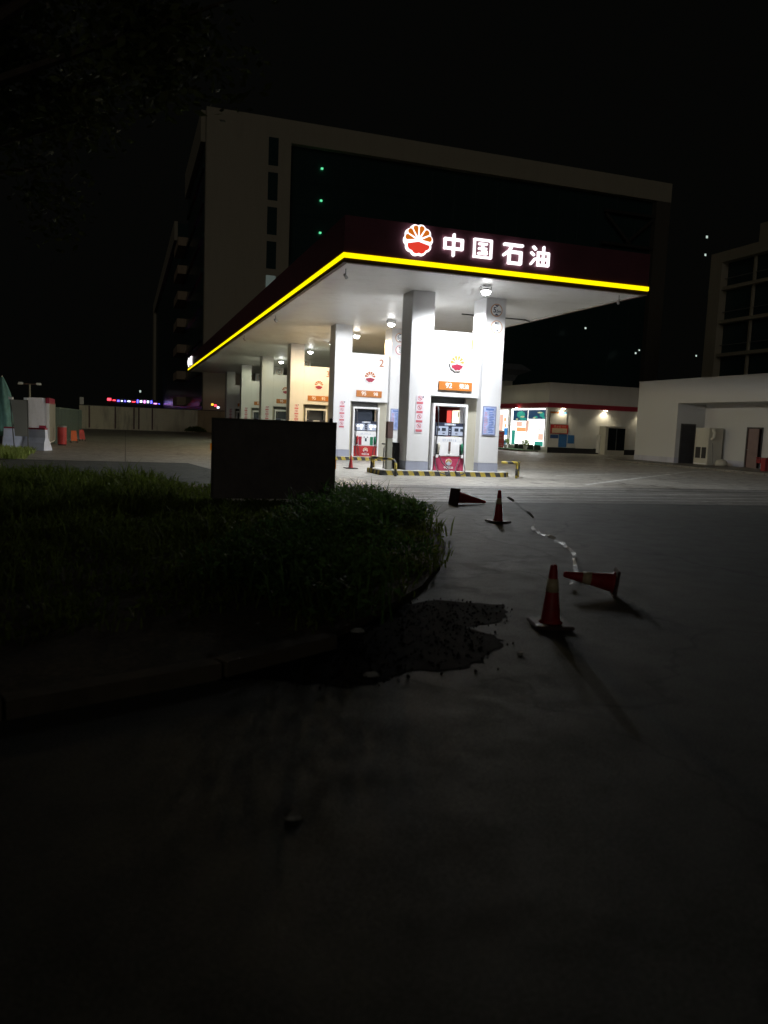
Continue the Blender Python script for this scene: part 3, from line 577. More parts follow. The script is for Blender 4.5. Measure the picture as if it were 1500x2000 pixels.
# barrier tape
path = [(5.93, 11.25, .42), (6.08, 11.0, .26), (6.15, 10.7, .12), (5.9, 10.3, .03), (5.75, 9.6, .012), (5.6, 9.0, .02), (5.45, 8.6, .012), (5.2, 8.05, .03), (4.98, 7.7, .012), (4.65, 7.15, .02), (4.40, 6.75, .04), (4.12, 6.4, .03), (4.03, 6.3, .10)]
sm = []
for k in range(len(path) - 1):
    p0, p1, p2_, p3 = [Vector(path[max(0, min(len(path) - 1, k + e))]) for e in (-1, 0, 1, 2)]
    for u in range(6): u /= 6; sm.append(.5 * ((2 * p1) + (p2_ - p0) * u + (2 * p0 - 5 * p1 + 4 * p2_ - p3) * u * u + (3 * p1 - p0 - 3 * p2_ + p3) * u ** 3))
tp = thing('barrier_tape', 'slack white plastic barrier tape trailing on the asphalt between the cones', 'barrier tape', tuple(sm[0]))
white_, clear_ = MB(), MB()
for k in range(len(sm) - 1):
    tw = [.25 + .9 * math.sin(j * .55) for j in (k, k + 1)]; d = (sm[k + 1] - sm[k]).normalized(); side = Vector((-d.y, d.x, 0))
    pr = []
    for j, a in ((k, tw[0]), (k + 1, tw[1])):
        o_ = side * .024 * math.cos(a) + Vector((0, 0, .024 * abs(math.sin(a)))); c_ = sm[j] - sm[0] + Vector((0, 0, .024 * abs(math.sin(a)))); pr += [c_ - o_, c_ + o_]
    (white_ if k % 8 < 3 else clear_).quad(pr[0], pr[1], pr[3], pr[2])
white_.build('white_stripe', 'litter', tp); clear_.build('clear_film', 'film', tp)

# ------------------------------------------------------------------ dark board in the verge
t = thing('notice_board', 'large dark blank back of a board standing in the weeds', 'notice board', (2.55, 13.75, .1), R(-1))
MB().box(-1.10, 0, .0, 1.10, .05, 1.42).build('panel', 'board', t, .006); MB().box(-1.12, -.012, 1.385, 1.12, .055, 1.43).box(-1.12, -.012, .03, -1.085, .055, 1.3845).box(1.085, -.012, .03, 1.12, .055, 1.3845).build('rim', 'darksteel', t)
MB().box(-1.02, .051, -.1, -.96, .11, 1.40).build('post', 'darksteel', t); MB().box(1.0, .051, -.1, 1.06, .11, 1.50).build('post', 'darksteel', t)
MB().box(-.85, -.006, -.02, .98, .0, .012).build('bottom_strip', 'scuff', t)
MB().box(-1.14, .0, .86, -1.102, .04, .98).box(1.102, 0, .58, 1.135, .04, .76).build('edge_reflector', 'amber', t)

# ------------------------------------------------------------------ weeds and hedge on the verge
def inside(x, y, poly):
    c = False; n = len(poly)
    for i in range(n):
        x0, y0 = poly[i]; x1, y1 = poly[i - 1]
        if (y0 > y) != (y1 > y) and x < (x1 - x0) * (y - y0) / (y1 - y0) + x0: c = not c
    return c
def blades(mb, x, y, z, h, n, rnd, w=.012, spread=.12):
    for _ in range(n):
        a = rnd.uniform(0, 6.283); l = h * rnd.uniform(.6, 1.1); lean = rnd.uniform(.15, 1.2) * l
        bx, by = x + rnd.uniform(-spread, spread), y + rnd.uniform(-spread, spread); dx, dy = math.cos(a), math.sin(a); px, py = -dy * w, dx * w
        mx, my, mz = bx + dx * lean * .35, by + dy * lean * .35, z + l * .6
        k = len(mb.v); mb.v += [(bx - px, by - py, z), (bx + px, by + py, z), (mx + px, my + py, mz), (mx - px, my - py, mz), (bx + dx * lean, by + dy * lean, z + l * .95)]
        mb.f += [(k, k + 1, k + 2, k + 3), (k + 3, k + 2, k + 4)]
def leaf(mb, p, s, rnd):
    a = Vector((rnd.gauss(0, 1), rnd.gauss(0, 1), rnd.gauss(0, .6))).normalized(); b = a.cross(Vector((rnd.gauss(0, 1), rnd.gauss(0, 1), rnd.gauss(0, 1)))).normalized()
    k = len(mb.v); p = Vector(p); mb.v += [tuple(p - a * s), tuple(p + b * s * .45), tuple(p + a * s), tuple(p - b * s * .45)]; mb.f.append((k, k + 1, k + 2, k + 3))
rnd = random.Random(11); wd = MB(); poly = [(-16, 2.2)] + verge
n = 0
while n < 14500:
    x = rnd.uniform(-9, 5.2); y = rnd.uniform(3.4, 22)
    if not inside(x, y, poly) or (x < 1.2 and not inside(x + .35, y - .95, poly)): continue
    n += 1
    bumpy = .5 + .5 * math.sin(x * 2.1 + 2 * math.sin(y * 1.3)) * math.sin(y * 2.7 + x * 1.4 + math.sin(x * 3.1))
    if rnd.random() > .30 + .75 * bumpy: continue
    h = .07 + (.13 + .16 * min(1, max(0, (y - 6) / 4))) * bumpy * rnd.uniform(.5, 1.3)
    if x < .9 and y > 12: h *= 1.35
    if y > 11.0 and .9 < x < 4.0: h = min(h, .10 if y > 12.6 else .16)
    blades(wd, x, y, .045, h, 4, rnd, .007 if y < 9 else .012, .16)
    if rnd.random() < .5:
        for _ in range(7): leaf(wd, (x + rnd.uniform(-.16, .16), y + rnd.uniform(-.16, .16), .05 + h * rnd.uniform(.1, .8)), rnd.uniform(.018, .04), rnd)
tag(wd.build('ground_weeds', 'weed'), 'low dark weeds and grass covering the unlit verge', 'weeds', kind='stuff')
# clumps of a ragged hedge on the right of the board
hd = MB(); 
lumps = []
for k in range(64):
    u = rnd.random(); x = 1.1 + 3.3 * u + rnd.uniform(-.7, .5); y = 6.2 + 7.6 * u + rnd.uniform(-1.2, .6)
    if inside(x + .1, y, poly): lumps.append((x, y, rnd.uniform(.4, .62), .10 + .11 * rnd.random()))
for k in range(16): lumps.append((3.9 + rnd.uniform(-.6, .2), 12.0 + rnd.uniform(-1.3, 1.0), .5, .15))
for (x, y, r_, hz) in lumps:
    if y > 11.8 and x < 3.7: continue
    for _ in range(330):
        d = Vector((rnd.gauss(0, 1), rnd.gauss(0, 1), rnd.gauss(0, 1))).normalized() * (rnd.random() ** .4)
        leaf(hd, (x + d.x * r_, y + d.y * r_, .1 + hz * .9 + d.z * hz), rnd.uniform(.02, .045), rnd)
    blades(hd, x, y, .1, hz * 2.5, 26, rnd, .008, r_ * .8)
tag(hd.build('hedge', 'hedge'), 'ragged low hedge on the right side of the verge beside the road', 'hedge', kind='stuff')
lg = MB()
for _ in range(1500):
    x = rnd.uniform(-7.5, -3.1); y = rnd.uniform(26.8, 31.5)
    if x > -3.1 - (y - 26.8) * .05: continue
    blades(lg, x, y, 0, .28 + .25 * max(0, (-3.6 - x)) / 4, 3, rnd, .018, .15)
tag(lg.build('roadside_grass', 'lime'), 'bright lit grass tuft at the left edge of the forecourt', 'grass', kind='stuff')

# ------------------------------------------------------------------ litter on the road
for k, (x, y, s, lab) in enumerate(((1.42, 4.30, .05, 'crumpled white paper scrap on the dark road below the hedge shadow'), (2.55, 4.52, .022, 'tiny white scrap on the road below the near cone'), (.62, 2.75, .032, 'dim paper scrap on the dark foreground road'), (1.55, 5.05, .05, 'pale scrap at the kerb edge by the hedge'))):
    m_ = MB(); pts = [(s * (1 + .3 * rnd.random()) * math.cos(a), s * .6 * (1 + .4 * rnd.random()) * math.sin(a)) for a in [j * .9 for j in range(7)]]
    m_.rings([[(p[0], p[1], 0) for p in pts], [(p[0] * .7, p[1] * .7, .012 + .01 * rnd.random()) for p in pts]])
    o = m_.build('paper_scrap', 'litter'); o.location = (x, y, -.008 if k < 3 else .06); tag(o, lab, 'litter', 'litter on the road')

# ------------------------------------------------------------------ convenience store on the right
SX, SY = 30.02, 51.2
t = thing('convenience_store', 'low grey store with dark red band and brightly lit shop windows', 'store', (SX, SY, 0))
MB().box(.1, 5.6, 0, 12, 26, 3.39).box(.1, .0, 0, 12, 5.599, 3.39).build('wall', 'storewall', t)
MB().box(-.15, -.15, 3.391, 12.2, 26.2, 3.74).build('red_band', 'maroon', t)
MB().box(.02, .02, 3.741, 12.1, 26.1, 5.24).build('parapet', 'store', t)
MB().box(.104, -.02, 0, 7.9, -.001, .42).build('plinth', 'black', t)
def shopwin(y0, y1, z0, z1, nm='shop_window', m='shopglow'):
    w_ = MB().box(.06, y0, z0, .095, y1, z1).build(nm, m, t)
    f_ = MB()
    for a, b in ((y0 - .08, y0), (y1, y1 + .08), ((y0 + y1) / 2 - .03, (y0 + y1) / 2 + .03)): f_.box(-.0, a, z0, .058, b, z1)
    f_.box(-.001, y0 - .08, z1, .06, y1 + .08, z1 + .05).build('frame', 'whitepaint', w_)
    return w_
w1 = shopwin(.45, 5.9, .45, 3.32)
def decal(y0, z0, y1, z1, m, nm='poster', par=w1, off=0.0): return MB().box(.045 - off, y0, z0, .0585 - off, y1, z1).build(nm, m, par)
decal(3.2, 2.35, 5.6, 3.22, 'poster_navy'); decal(.55, 2.5, 3.1, 3.22, 'poster_navy')
def blobs(m, lst, off, nm):
    for cy_, cz_, a, b in lst: MB().rings([[(.045 - off, cy_ + a * math.cos(j * .5236), cz_ + b * math.sin(j * .5236)) for j in range(12)], [(.035 - off, cy_ + a * .8 * math.cos(j * .5236), cz_ + b * .8 * math.sin(j * .5236)) for j in range(12)]]).build(nm, m, w1)
blobs('poster_teal', ((4.3, 2.85, .7, .28), (1.0, 2.85, .35, .2), (3.9, 2.5, .6, .12), (.75, 2.62, .2, .1), (1.9, 2.65, .3, .1)), 0, 'poster_wave')
blobs('poster_pale', ((4.0, 2.68, .35, .07), (1.3, 3.0, .4, .06), (4.9, 2.48, .2, .07), (2.1, 2.6, .25, .05)), .012, 'poster_foam')
decal(4.0, 1.9, 5.0, 2.32, 'poster_peach'); decal(2.9, 1.55, 3.4, 2.4, 'poster_peach'); decal(3.2, 1.5, 4.9, 1.85, 'poster_orange'); decal(.6, .9, 1.4, 1.4, 'poster_peach')
decal(5.1, .45, 5.7, 1.6, 'poster_teal'); decal(.6, .45, 1.9, .8, 'poster_teal')
mb = MB(); r2 = random.Random(5)
for _ in range(26):
    yy = r2.uniform(.7, 3.2); zz = r2.uniform(1.0, 1.7); mb.box(.047, yy, zz, .0583, yy + r2.uniform(.04, .16), zz + r2.uniform(.03, .1))
mb.build('goods', 'shopdark', w1)
mb = MB()
for a, b in ((1.9, 2.9), (3.0, 4.2), (4.3, 4.9), (.8, 1.7)): MB().box(-.06, a, .14, -.02, b, .52).build('low_panel', 'shopdark', t)
w2 = shopwin(6.4, 9.5, .0, 3.25, 'shop_window')
decal(6.6, .2, 7.4, .75, 'poster_blue', par=w2); decal(6.5, 1.15, 7.1, 1.75, 'poster_blue', par=w2); decal(6.7, 1.8, 7.0, 2.1, 'poster_orange', par=w2); decal(6.8, 2.3, 7.2, 2.6, 'poster_orange', par=w2); decal(7.3, 1.4, 7.9, 2.9, 'poster_peach', par=w2)
MB().box(.0, 15.9, .0, .09, 24, 3.35).build('entrance_surround', 'maroon', t); MB().box(-.03, 15.7, .5, -.005, 17.9, 3.25).build('lit_doorway', 'shopwarm', t); MB().box(-.03, 18.15, .5, -.005, 19.2, 3.25).build('lit_red_panel', 'shopred', t)
MB().box(-.03, 16.3, 2.6, -.04, 16.5, 3.1).build('door_handle', 'shopdark', t)
# fixtures on the side wall (faces the camera)
def wallbox(nm, x0, z0, x1, z1, m, d=.05, par=t): return MB().box(x0, -d, z0, x1, -.002, z1).build(nm, m, par)
nb = wallbox('notice_case', .12, 2.12, 1.62, 3.12, 'steel', .06); MB().box(.17, -.07, 2.17, 1.57, -.0605, 2.95).build('case_face', 'storewall', nb); MB().box(.17, -.072, 2.96, .85, -.0605, 3.08).build('orange_header', 'orange', nb); MB().box(.9, -.072, 2.96, 1.57, -.0605, 3.08).build('blue_header', 'cyan', nb)
nb = wallbox('red_notice', .26, 1.44, 1.76, 2.12, 'darkred' if False else 'redpaint', .07); MB().box(.36, -.08, 1.50, 1.66, -.0705, 1.86).build('paper_face', 'cream', nb); marks(1.1, .14, 5, 'cream', nb, (1.05, -.0705, 1.99), 6)
wallbox('blue_poster', .24, .45, 1.0, 1.40, 'storewall', .03); MB().box(.26, -.034, 1.1, .95, -.0305, 1.36).build('poster_header', 'bluedark', t)
wallbox('blue_sign', 1.01, .45, 1.70, 1.42, 'blue', .05); wallbox('leaning_blue_sign', 1.80, .75, 2.32, 1.38, 'blue', .09); wallbox('notice_case', 2.5, .4, 4.1, 1.35, 'storewall', .04)
MB().box(4.35, -.4, .1, 4.75, -.01, 1.5).build('standing_figure_sign', 'store', t)
kz = thing('drinks_cabinet', 'white upright cabinet with dark glass doors against the store side wall', 'cabinet', (34.7, 50.2, 0))
MB().box(-.22, .0, 0, 0, .85, 2.15).box(0.001, .05, 2.03, 1.55, .85, 2.15).box(0.001, .05, 0, 1.55, .85, .35).build('shell', 'machine', kz); MB().box(.001, .06, .351, .77, .8, 2.029).build('glass_door', 'darkglass', kz); MB().box(.79, .06, .351, 1.55, .8, 2.029).build('glass_door', 'darkglass', kz); MB().box(.765, .02, .36, .785, .055, 2.0).build('handle', 'steel', kz)
# downlights on the store
wl = None
for i, (x, y, lab) in enumerate(((31.15, 50.93, 'lit wall lamp above the notice case on the store side wall'), (34.85, 50.93, 'lit wall lamp throwing a warm cone above the drinks cabinet'), (38.4, 50.93, 'wall lamp beside the white building, partly hidden'))):
    if wl is None:
        wl = thing('wall_lamp', lab, 'wall lamp', (x, y, 3.36), 0, 'wall lamps under the red band'); MB().box(-.14, -.06, -.01, .14, .10, .03).build('housing', 'steel', wl); MB().box(-.12, -.05, -.035, .12, .09, -.011).build('lens', 'lens_warm', wl)
        ld = bpy.data.lights.new('wall_lamp_light', 'SPOT'); ld.energy = 50; ld.color = (1, .87, .62); ld.spot_size = R(130); ld.spot_blend = .6; ld.shadow_soft_size = .05
        lo = bpy.data.objects.new('wall_lamp_light', ld); COL.objects.link(lo); lo.parent = wl; lo.location = (0, 0, -.06); lo.rotation_euler = (R(12), 0, 0)
    else: dup(wl, (x, y, 3.36), lab)
MB().box(-.42, 4.25, 3.3, -.3, 4.4, 3.36).build('canopy_light', 'lens_warm', t)
# step, mat and pots in front of the shop window
tag(MB().box(28.3, 52.3, -.01, 30.0, 62, .10).build('shop_step', 'pave'), kind='structure')
tag(MB().box(28.35, 52.4, .101, 29.9, 61.9, .125).build('green_mat', 'turf'), 'green door mat strip on the shop step', 'mat')
pp = None
def potted(x, y, lab):
    global pp
    if pp is None:
        pp = thing('potted_plant', lab, 'potted plant', (x, y, .12), 0, 'potted plants before the shop window')
        MB().lathe([(.11, 0), (.17, .30), (.18, .32), (.15, .32)], n=16).build('pot', 'planter', pp); f_ = MB(); r3 = random.Random(9)
        for _ in range(500):
            d = Vector((r3.gauss(0, 1), r3.gauss(0, 1), r3.gauss(0, 1))).normalized() * r3.random() ** .35; leaf(f_, (d.x * .36, d.y * .36, .55 + d.z * .24), r3.uniform(.03, .06), r3)
        f_.build('foliage', 'potplant', pp)
    else: dup(pp, (x, y, .12), lab)
potted(29.0, 57.9, 'potted plant left of the maroon standing sign'); potted(28.9, 55.6, 'potted plant right of the maroon standing sign'); potted(29.2, 52.9, 'potted plant at the right end of the shop window')
t = thing('standing_sign', 'maroon upright standing sign with pale lettering outside the shop', 'standing sign', (27.5, 53.9, 0), R(-28))
MB().box(-.32, 0, .22, .32, .03, 1.42).build('panel', 'redpaint', t); MB().box(-.32, -.001, 1.421, .32, .03, 1.52).build('header', 'steel', t)
marks(.26, .16, 2, 'cream', t, (0, -.0005, 1.17), 7); marks(.44, .11, 4, 'cream', t, (0, -.0005, .93), 8); marks(.40, .08, 5, 'orange', t, (0, -.0005, .77), 9); marks(.36, .07, 5, 'cream', t, (0, -.0005, .52), 10); marks(.42, .06, 6, 'letter', t, (0, -.0005, .37), 11)
MB().tube([(-.3, -.25, 0), (0, .02, .3)], .015).tube([(.3, -.25, 0), (0, .02, .3)], .015).tube([(0, .35, 0), (0, .02, .3)], .015).build('feet', 'steel', t)
t = thing('banner_stand', 'narrow dark notice on a white pole at the shop doorway', 'sign', (28.6, 57.6, .1)); MB().box(-.35, 0, 1.0, .0, .03, 2.1).build('panel', 'brown', t); MB().tube([(.08, 0, 0), (.08, 0, 2.2)], .03).build('pole', 'whitepaint', t)

# ------------------------------------------------------------------ white annex on the far right
AX, AY = 29.09, 39.28
t = thing('white_annex', 'plain white single storey building with recessed porch at right', 'building', (AX, AY, 0))
w_ = MB(); w_.box(0, -3.56, .4, 1.9, 0, 4.69); w_.box(0, -18, 3.41, 1.9, -3.561, 4.69); w_.box(1.901, -18, .4, 9, 0, 4.69)
w_.build('wall', 'wb', t)
w_ = MB(); w_.box(-.012, -3.572, -.02, 1.9, .012, .4); w_.box(1.888, -18, -.02, 9, -3.573, .4); w_.build('skirting', 'wskirt', t)
MB().box(-.03, -18, 4.691, 9.03, .03, 4.74).build('coping', 'wb', t)
MB().box(.35, -3.60, .02, 1.22, -3.573, 2.22).build('door', 'doordark', t); MB().box(.29, -3.61, 2.221, 1.28, -3.572, 2.30).box(1.221, -3.61, .02, 1.28, -3.572, 2.22).box(.29, -3.61, .02, .349, -3.572, 2.22).build('door_frame', 'darksteel', t)
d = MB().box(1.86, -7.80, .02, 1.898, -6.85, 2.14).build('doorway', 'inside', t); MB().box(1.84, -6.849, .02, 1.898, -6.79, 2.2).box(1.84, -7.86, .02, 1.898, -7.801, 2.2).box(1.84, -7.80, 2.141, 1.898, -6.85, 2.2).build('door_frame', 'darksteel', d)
dl = MB().box(0, -.86, .03, .04, 0, 2.12).build('door_leaf', 'doorred', t); dl.location = (1.80, -6.99, 0); dl.rotation_euler = (0, 0, R(-12)); h = MB().box(-.05, -.1, 1.0, -.001, -.04, 1.05).build('handle', 'steel', dl)
tag(MB().box(26.9, 21, -.02, 30.9, 39.0, .10).build('pavement', 'pave'), kind='structure')
t = thing('vending_machine', 'beige upright machine with small dark hatches standing in the porch', 'machine', (29.85, 34.0, .1), R(0))
MB().box(0, 0, 0, .95, 1.05, 2.0).build('cabinet', 'machine', t, .02); MB().box(-.012, .12, 1.05, -.001, .93, 1.85).build('front_panel', 'machine', t, .003)
MB().box(-.014, .12, .35, -.001, .46, .95).box(-.014, .55, .35, -.001, .93, .95).build('hatch', 'shopdark', t); MB().box(-.03, .05, .02, -.001, 1.0, .08).build('tray', 'scuff', t); MB().tube([(.2, -.06, 1.95), (.2, -.2, 1.75), (.2, -.16, 1.5), (.2, -.02, 1.4)], .09, 8).build('hood', 'machine', t); MB().tube([(.2, -.1, 1.2), (.15, -.3, .1)], .012).build('cable', 'black', t)
t = thing('rubble_sack', 'small dark tan sack slumped by the machine', 'sack', (30.1, 33.2, .1)); MB().lathe([(.30, 0), (.34, .12), (.26, .28), (.10, .36)], n=14).build('sack', 'khaki', t, smooth=True)
t = thing('red_hydrant', 'dark red angular stand at the right edge beside the open door', 'stand', (28.6, 28.75, .1)); MB().box(-.1, -.14, 0, .1, .14, .58).box(-.12, .141, .36, .12, .42, .55).build('body', 'darkred', t, .01); MB().box(-.14, -.18, .581, .14, .43, .63).build('cap', 'darkred', t)

# ------------------------------------------------------------------ left side of the forecourt
t = thing('white_cabinet', 'tall white cabinet with red patches at the left of the forecourt', 'cabinet', (-3.46, 36.9, 0), R(1))
MB().box(-.56, .0, .12, .26, 4.3, 2.13).build('shell', 'whiteshell', t, .03)
MB().box(.261, .05, .2, .29, 4.2, 1.95).build('side_panel', 'greyboard', t); MB().box(.18, -.02, .3, .30, -.001, 1.95).build('edge_strip', 'letter', t); MB().box(.15, -.03, 1.9, .30, 3.6, 2.145).build('red_cap', 'crimson', t); MB().box(-.12, -.02, .45, .16, -.001, .93).build('red_patch', 'crimson', t); MB().box(-.5, .1, 0, .2, 4.2, .119).build('feet', 'darksteel', t)
t = thing('green_container', 'low dark green metal container behind the red barrel', 'container', (-3.05, 41.0, 0), R(-.9)); MB().box(-2.0, 0, 0, .0, 15.5, 1.78).build('body', 'greenbox', t, .02)
mb = MB()
for k in range(30): mb.box(.0005, .25 + k * .5, .1, .03, .33 + k * .5, 1.7)
mb.build('rib', 'greenbox', t)
t = thing('red_barrel', 'red barrel standing before the green container', 'barrel', (-2.83, 39.4, 0)); MB().lathe([(.20, .05), (.20, .82), (.19, .84)], n=20).build('drum', 'redtank', t, smooth=False); MB().lathe([(.21, .841), (.21, .90), (.06, .93)], n=20).build('lid', 'steel', t); MB().box(-.18, -.18, 0, .18, .18, .049).build('foot', 'black', t)
for i, (x, y, rz, m_, lab) in enumerate(((-2.55, 43.2, .2, 'orangered', 'orange folded warning sign nearest the red barrel'), (-2.35, 46.5, .4, 'redtank', 'red folded warning sign behind the orange one'))):
    t = thing('folding_sign', lab, 'folding sign', (x, y, 0), rz, 'folding warning signs by the green container'); t.scale = (.8, .8, .8)
    MB().rings([[(-.2, -.25, .12), (.2, -.25, .12), (.2, -.22, .12), (-.2, -.22, .12)], [(-.16, -.02, .78), (.16, -.02, .78), (.16, .01, .78), (-.16, .01, .78)]]).build('front_leaf', m_, t); MB().rings([[(-.2, .25, .12), (.2, .25, .12), (.2, .22, .12), (-.2, .22, .12)], [(-.16, .04, .78), (.16, .04, .78), (.16, .015, .78), (-.16, .015, .78)]]).build('rear_leaf', 'barrierwhite', t); MB().box(-.2, -.26, 0, -.16, -.22, .119).box(.16, -.26, 0, .2, -.22, .119).box(-.2, .22, 0, -.16, .26, .119).box(.16, .22, 0, .2, .26, .119).build('feet', 'black', t)
t = thing('grey_board', 'tall grey board on two legs leaning beside the white cabinet', 'board', (-3.85, 33.0, 0), R(-8)); MB().rings([[(-.22, 0, .55), (.22, 0, .55), (.22, .04, .55), (-.22, .04, .55)], [(-.42, .25, 1.95), (.16, .25, 1.95), (.16, .29, 1.95), (-.42, .29, 1.95)]]).build('panel', 'greyboard', t); MB().tube([(-.24, -.02, 0), (-.45, .26, 2.02)], .02).tube([(.26, -.02, 0), (.18, .26, 2.02)], .02).build('leg', 'darksteel', t); MB().box(-.50, .2, 1.96, -.34, .3, 2.05).box(.06, .2, 1.96, .2, .3, 2.05).build('clamp', 'letter', t)
wb_ = None
for x, y, rz, lab in ((-4.15, 33.9, .1, 'bluish white plastic barrier left of the grey board'), (-3.35, 33.6, -.5, 'bluish white plastic barrier right of the grey board by the cabinet')):
    if wb_ is None:
        wb_ = thing('water_barrier', lab, 'barrier', (x, y, 0), rz, 'bluish plastic barriers'); MB().rings([[(-.5, -.28, 0), (.5, -.28, 0), (.5, .28, 0), (-.5, .28, 0)], [(-.46, -.2, .3), (.46, -.2, .3), (.46, .2, .3), (-.46, .2, .3)], [(-.44, -.09, .5), (.44, -.09, .5), (.44, .09, .5), (-.44, .09, .5)], [(-.42, -.08, .82), (.42, -.08, .82), (.42, .08, .82), (-.42, .08, .82)]]).build('body', 'barrierwhite', wb_); MB().box(-.42, -.085, .821, .42, .085, .88).build('red_top', 'crimson', wb_)
    else: dup(wb_, (x, y, 0), lab, rz)
t = thing('folded_parasol', 'tall folded dark green parasol at the left edge', 'parasol', (-4.85, 35.6, 0))
prof = [(.10, .62), (.26, .50), (.34, .75), (.38, 1.25), (.30, 1.72), (.36, 1.95), (.30, 2.25), (.17, 2.62), (.05, 2.9)]
rs = []
for r_, z in prof: rs.append([(r_ * (1 + .16 * math.sin(7 * a + z * 2)) * math.cos(a), r_ * (1 + .16 * math.sin(7 * a + z * 2)) * math.sin(a), z + (.05 * math.sin(5 * a) if z < .7 else 0)) for a in [j * math.pi / 14 for j in range(28)]])
MB().rings(rs).build('canvas', 'umbrella', t, smooth=True); MB().tube([(0, 0, .1), (0, 0, 2.95)], .03).build('pole', 'steel', t); MB().lathe([(.32, 0), (.32, .1), (.1, .14)], n=18).build('base', 'postgrey', t)
t = thing('timber_post', 'rough tan post beside the folded parasol', 'post', (-4.35, 35.0, 0)); MB().box(-.10, -.1, 0, .10, .1, .80).build('post', 'khaki', t, .01)
# boundary wall, lamp, far lights
t = thing('boundary_wall', 'long stained pale boundary wall at the back of the forecourt', 'wall', (-4.6, 87.5, 0), R(3))
MB().box(0, 0, -.05, 12.2, .25, 2.42).build('panel', 'fencewall', t); MB().box(12.205, 0, -.05, 16, .25, 2.42).build('panel', 'fencewarm', t); MB().box(-.02, -.03, 2.421, 16, .28, 2.50).build('coping', 'shopdark', t)
mb = MB()
for x in (3.5, 5.4, 5.9, 7.3, .9): mb.box(x, -.012, .1, x + .16, -.001, 2.4)
mb.build('stain', 'brown', t)
bs = MB()
for _ in range(700):
    d = Vector((rnd.gauss(0, 1), rnd.gauss(0, 1), abs(rnd.gauss(0, 1)))).normalized() * rnd.random() ** .4; leaf(bs, (7.2 + d.x * 1.2, 86.2 + d.y * .7, .1 + d.z * .6), .12, rnd)
tag(bs.build('small_bush', 'weed'), 'small dark bush at the foot of the boundary wall', 'bush')
t = thing('small_speaker_box', 'small white box fixed on top of the boundary wall left end', 'box', (-4.4, 87.3, 2.51)); MB().box(-.15, 0, 0, .25, .2, .75).build('box', 'scuff', t, .02)
t = thing('street_lamp', 'double headed street lamp rising behind the white cabinet', 'street lamp', (-6.4, 60, 0)); MB().tube([(0, 0, 0), (0, 0, 3.42)], .06).build('pole', 'bwall', t); MB().tube([(-.5, 0, 3.45), (.5, 0, 3.45)], .045).build('cross_arm', 'brown', t)
for sx in (-1, 1): MB().box(sx * .58 - .17, -.1, 3.40, sx * .58 + .17, .1, 3.56).build('lamp_head', 'letter', t, .03)
tag(MB().box(-7.5, 45, 2.5, -7.3, 45.1, 3.1).build('yellow_flag', 'neon_y'), 'small yellow green glowing shape behind the grey board', 'light'); bpy.data.objects['yellow_flag'].data.materials[0] = mat('yellow_green_flag', (0.4, 0.5, 0.05), .6, emit=(.45, .5, .03), estr=.5)
t = thing('neon_shopfront', 'far row of red, blue and white neon shop signs beyond the wall', 'neon sign', (-4.2, 200, 0))
MB().box(0, .3, 0, 14, 3, 5.6).build('building', 'hillgreen', t)
x = 0.0
for nm, m_, w_, z0, z1 in (('red_sign', 'neon_r', .9, 4.75, 5.35), ('red_sign', 'neon_r', .7, 4.75, 5.0), ('blue_sign', 'neon_b', .5, 4.6, 5.0), ('white_sign', 'neon_w', .4, 4.65, 4.95), ('blue_sign', 'neon_b', .4, 4.6, 5.0), ('white_sign', 'neon_w', .7, 4.65, 4.95), ('pink_sign', 'neon_r', .8, 4.6, 4.85), ('blue_sign', 'neon_b', .35, 4.5, 5.3), ('white_sign', 'neon_w', .55, 4.6, 5.15), ('pink_sign', 'neon_p', .4, 4.5, 5.2), ('white_sign', 'neon_w', .5, 4.6, 5.15), ('blue_sign', 'neon_b', .4, 4.5, 5.2), ('pink_sign', 'neon_p', .8, 4.4, 4.65), ('blue_sign', 'neon_b', .3, 4.4, 4.6)):
    MB().box(x, 0, z0 + .25, x + w_, .1, z1 + .25).build(nm, m_, t); x += w_ + .35
tag(MB().box(3.2, 199, 7.3, 3.6, 199.1, 7.8).build('far_light', 'dot'), 'single pale light above the neon signs', 'light')
for k, (x, z, m_, lab) in enumerate(((9.25, 3.05, 'neon_y', 'yellow far light seen under the canopy far end'), (9.9, 2.75, 'neon_w', 'white far light seen under the canopy far end'), (9.6, 2.95, 'neon_r', 'red far light between the yellow and white ones'))):
    tag(MB().box(x, 90.0, z, x + .25, 90.05, z + .22).build('far_light', m_), lab, 'light', 'far lights beyond the canopy end')

# ------------------------------------------------------------------ large building behind
BX, BY, BH = 8.5, 92.0, 36.05
t = thing('office_block', 'tall pale framed block with dark glass facade rising behind the canopy', 'building', (BX, BY, 0))
f_ = MB(); f_.box(0, 0, 0, 9.6, 1.2, BH); f_.box(9.601, 0, 33.55, 62.5, 1.2, BH); MB().box(60.2, 0, 0, 62.5, 1.2, 33.549).build('frame_leg', 'shadedrender', t)
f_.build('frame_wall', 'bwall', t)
MB().box(9.601, .9, 0, 60.199, 1.3, 33.549).build('glass_facade', 'bglass', t)
mb = MB()
for k in range(1, 9): mb.box(9.62, .84, 33.5 - k * 3.83, 60.18, .899, 33.6 - k * 3.83)
for k in range(1, 17): mb.box(9.6 + k * 3.0, .84, .1, 9.66 + k * 3.0, .8395 + .05, 33.54)
mb.build('mullion', 'bglass', t)
for k in range(5):
    z1 = 33.85 - k * 3.85
    MB().box(6.98, -.012, z1 - 3.1, 8.12, -.001, z1).build('window', 'bglass' if k < 4 else 'dimwin', t)
mb = MB().box(.0, 1.21, 0, 62.5, 26, BH - .2).build('side_wing', 'bglass', t)
MB().box(-.5, 1.3, BH - 3.4, -.01, 26, BH).build('side_cornice', 'bwall', t)
mb = MB()
for k in range(8): mb.box(-.25, 1.3, 3 + k * 3.83, -.01, 26, 3.5 + k * 3.83)
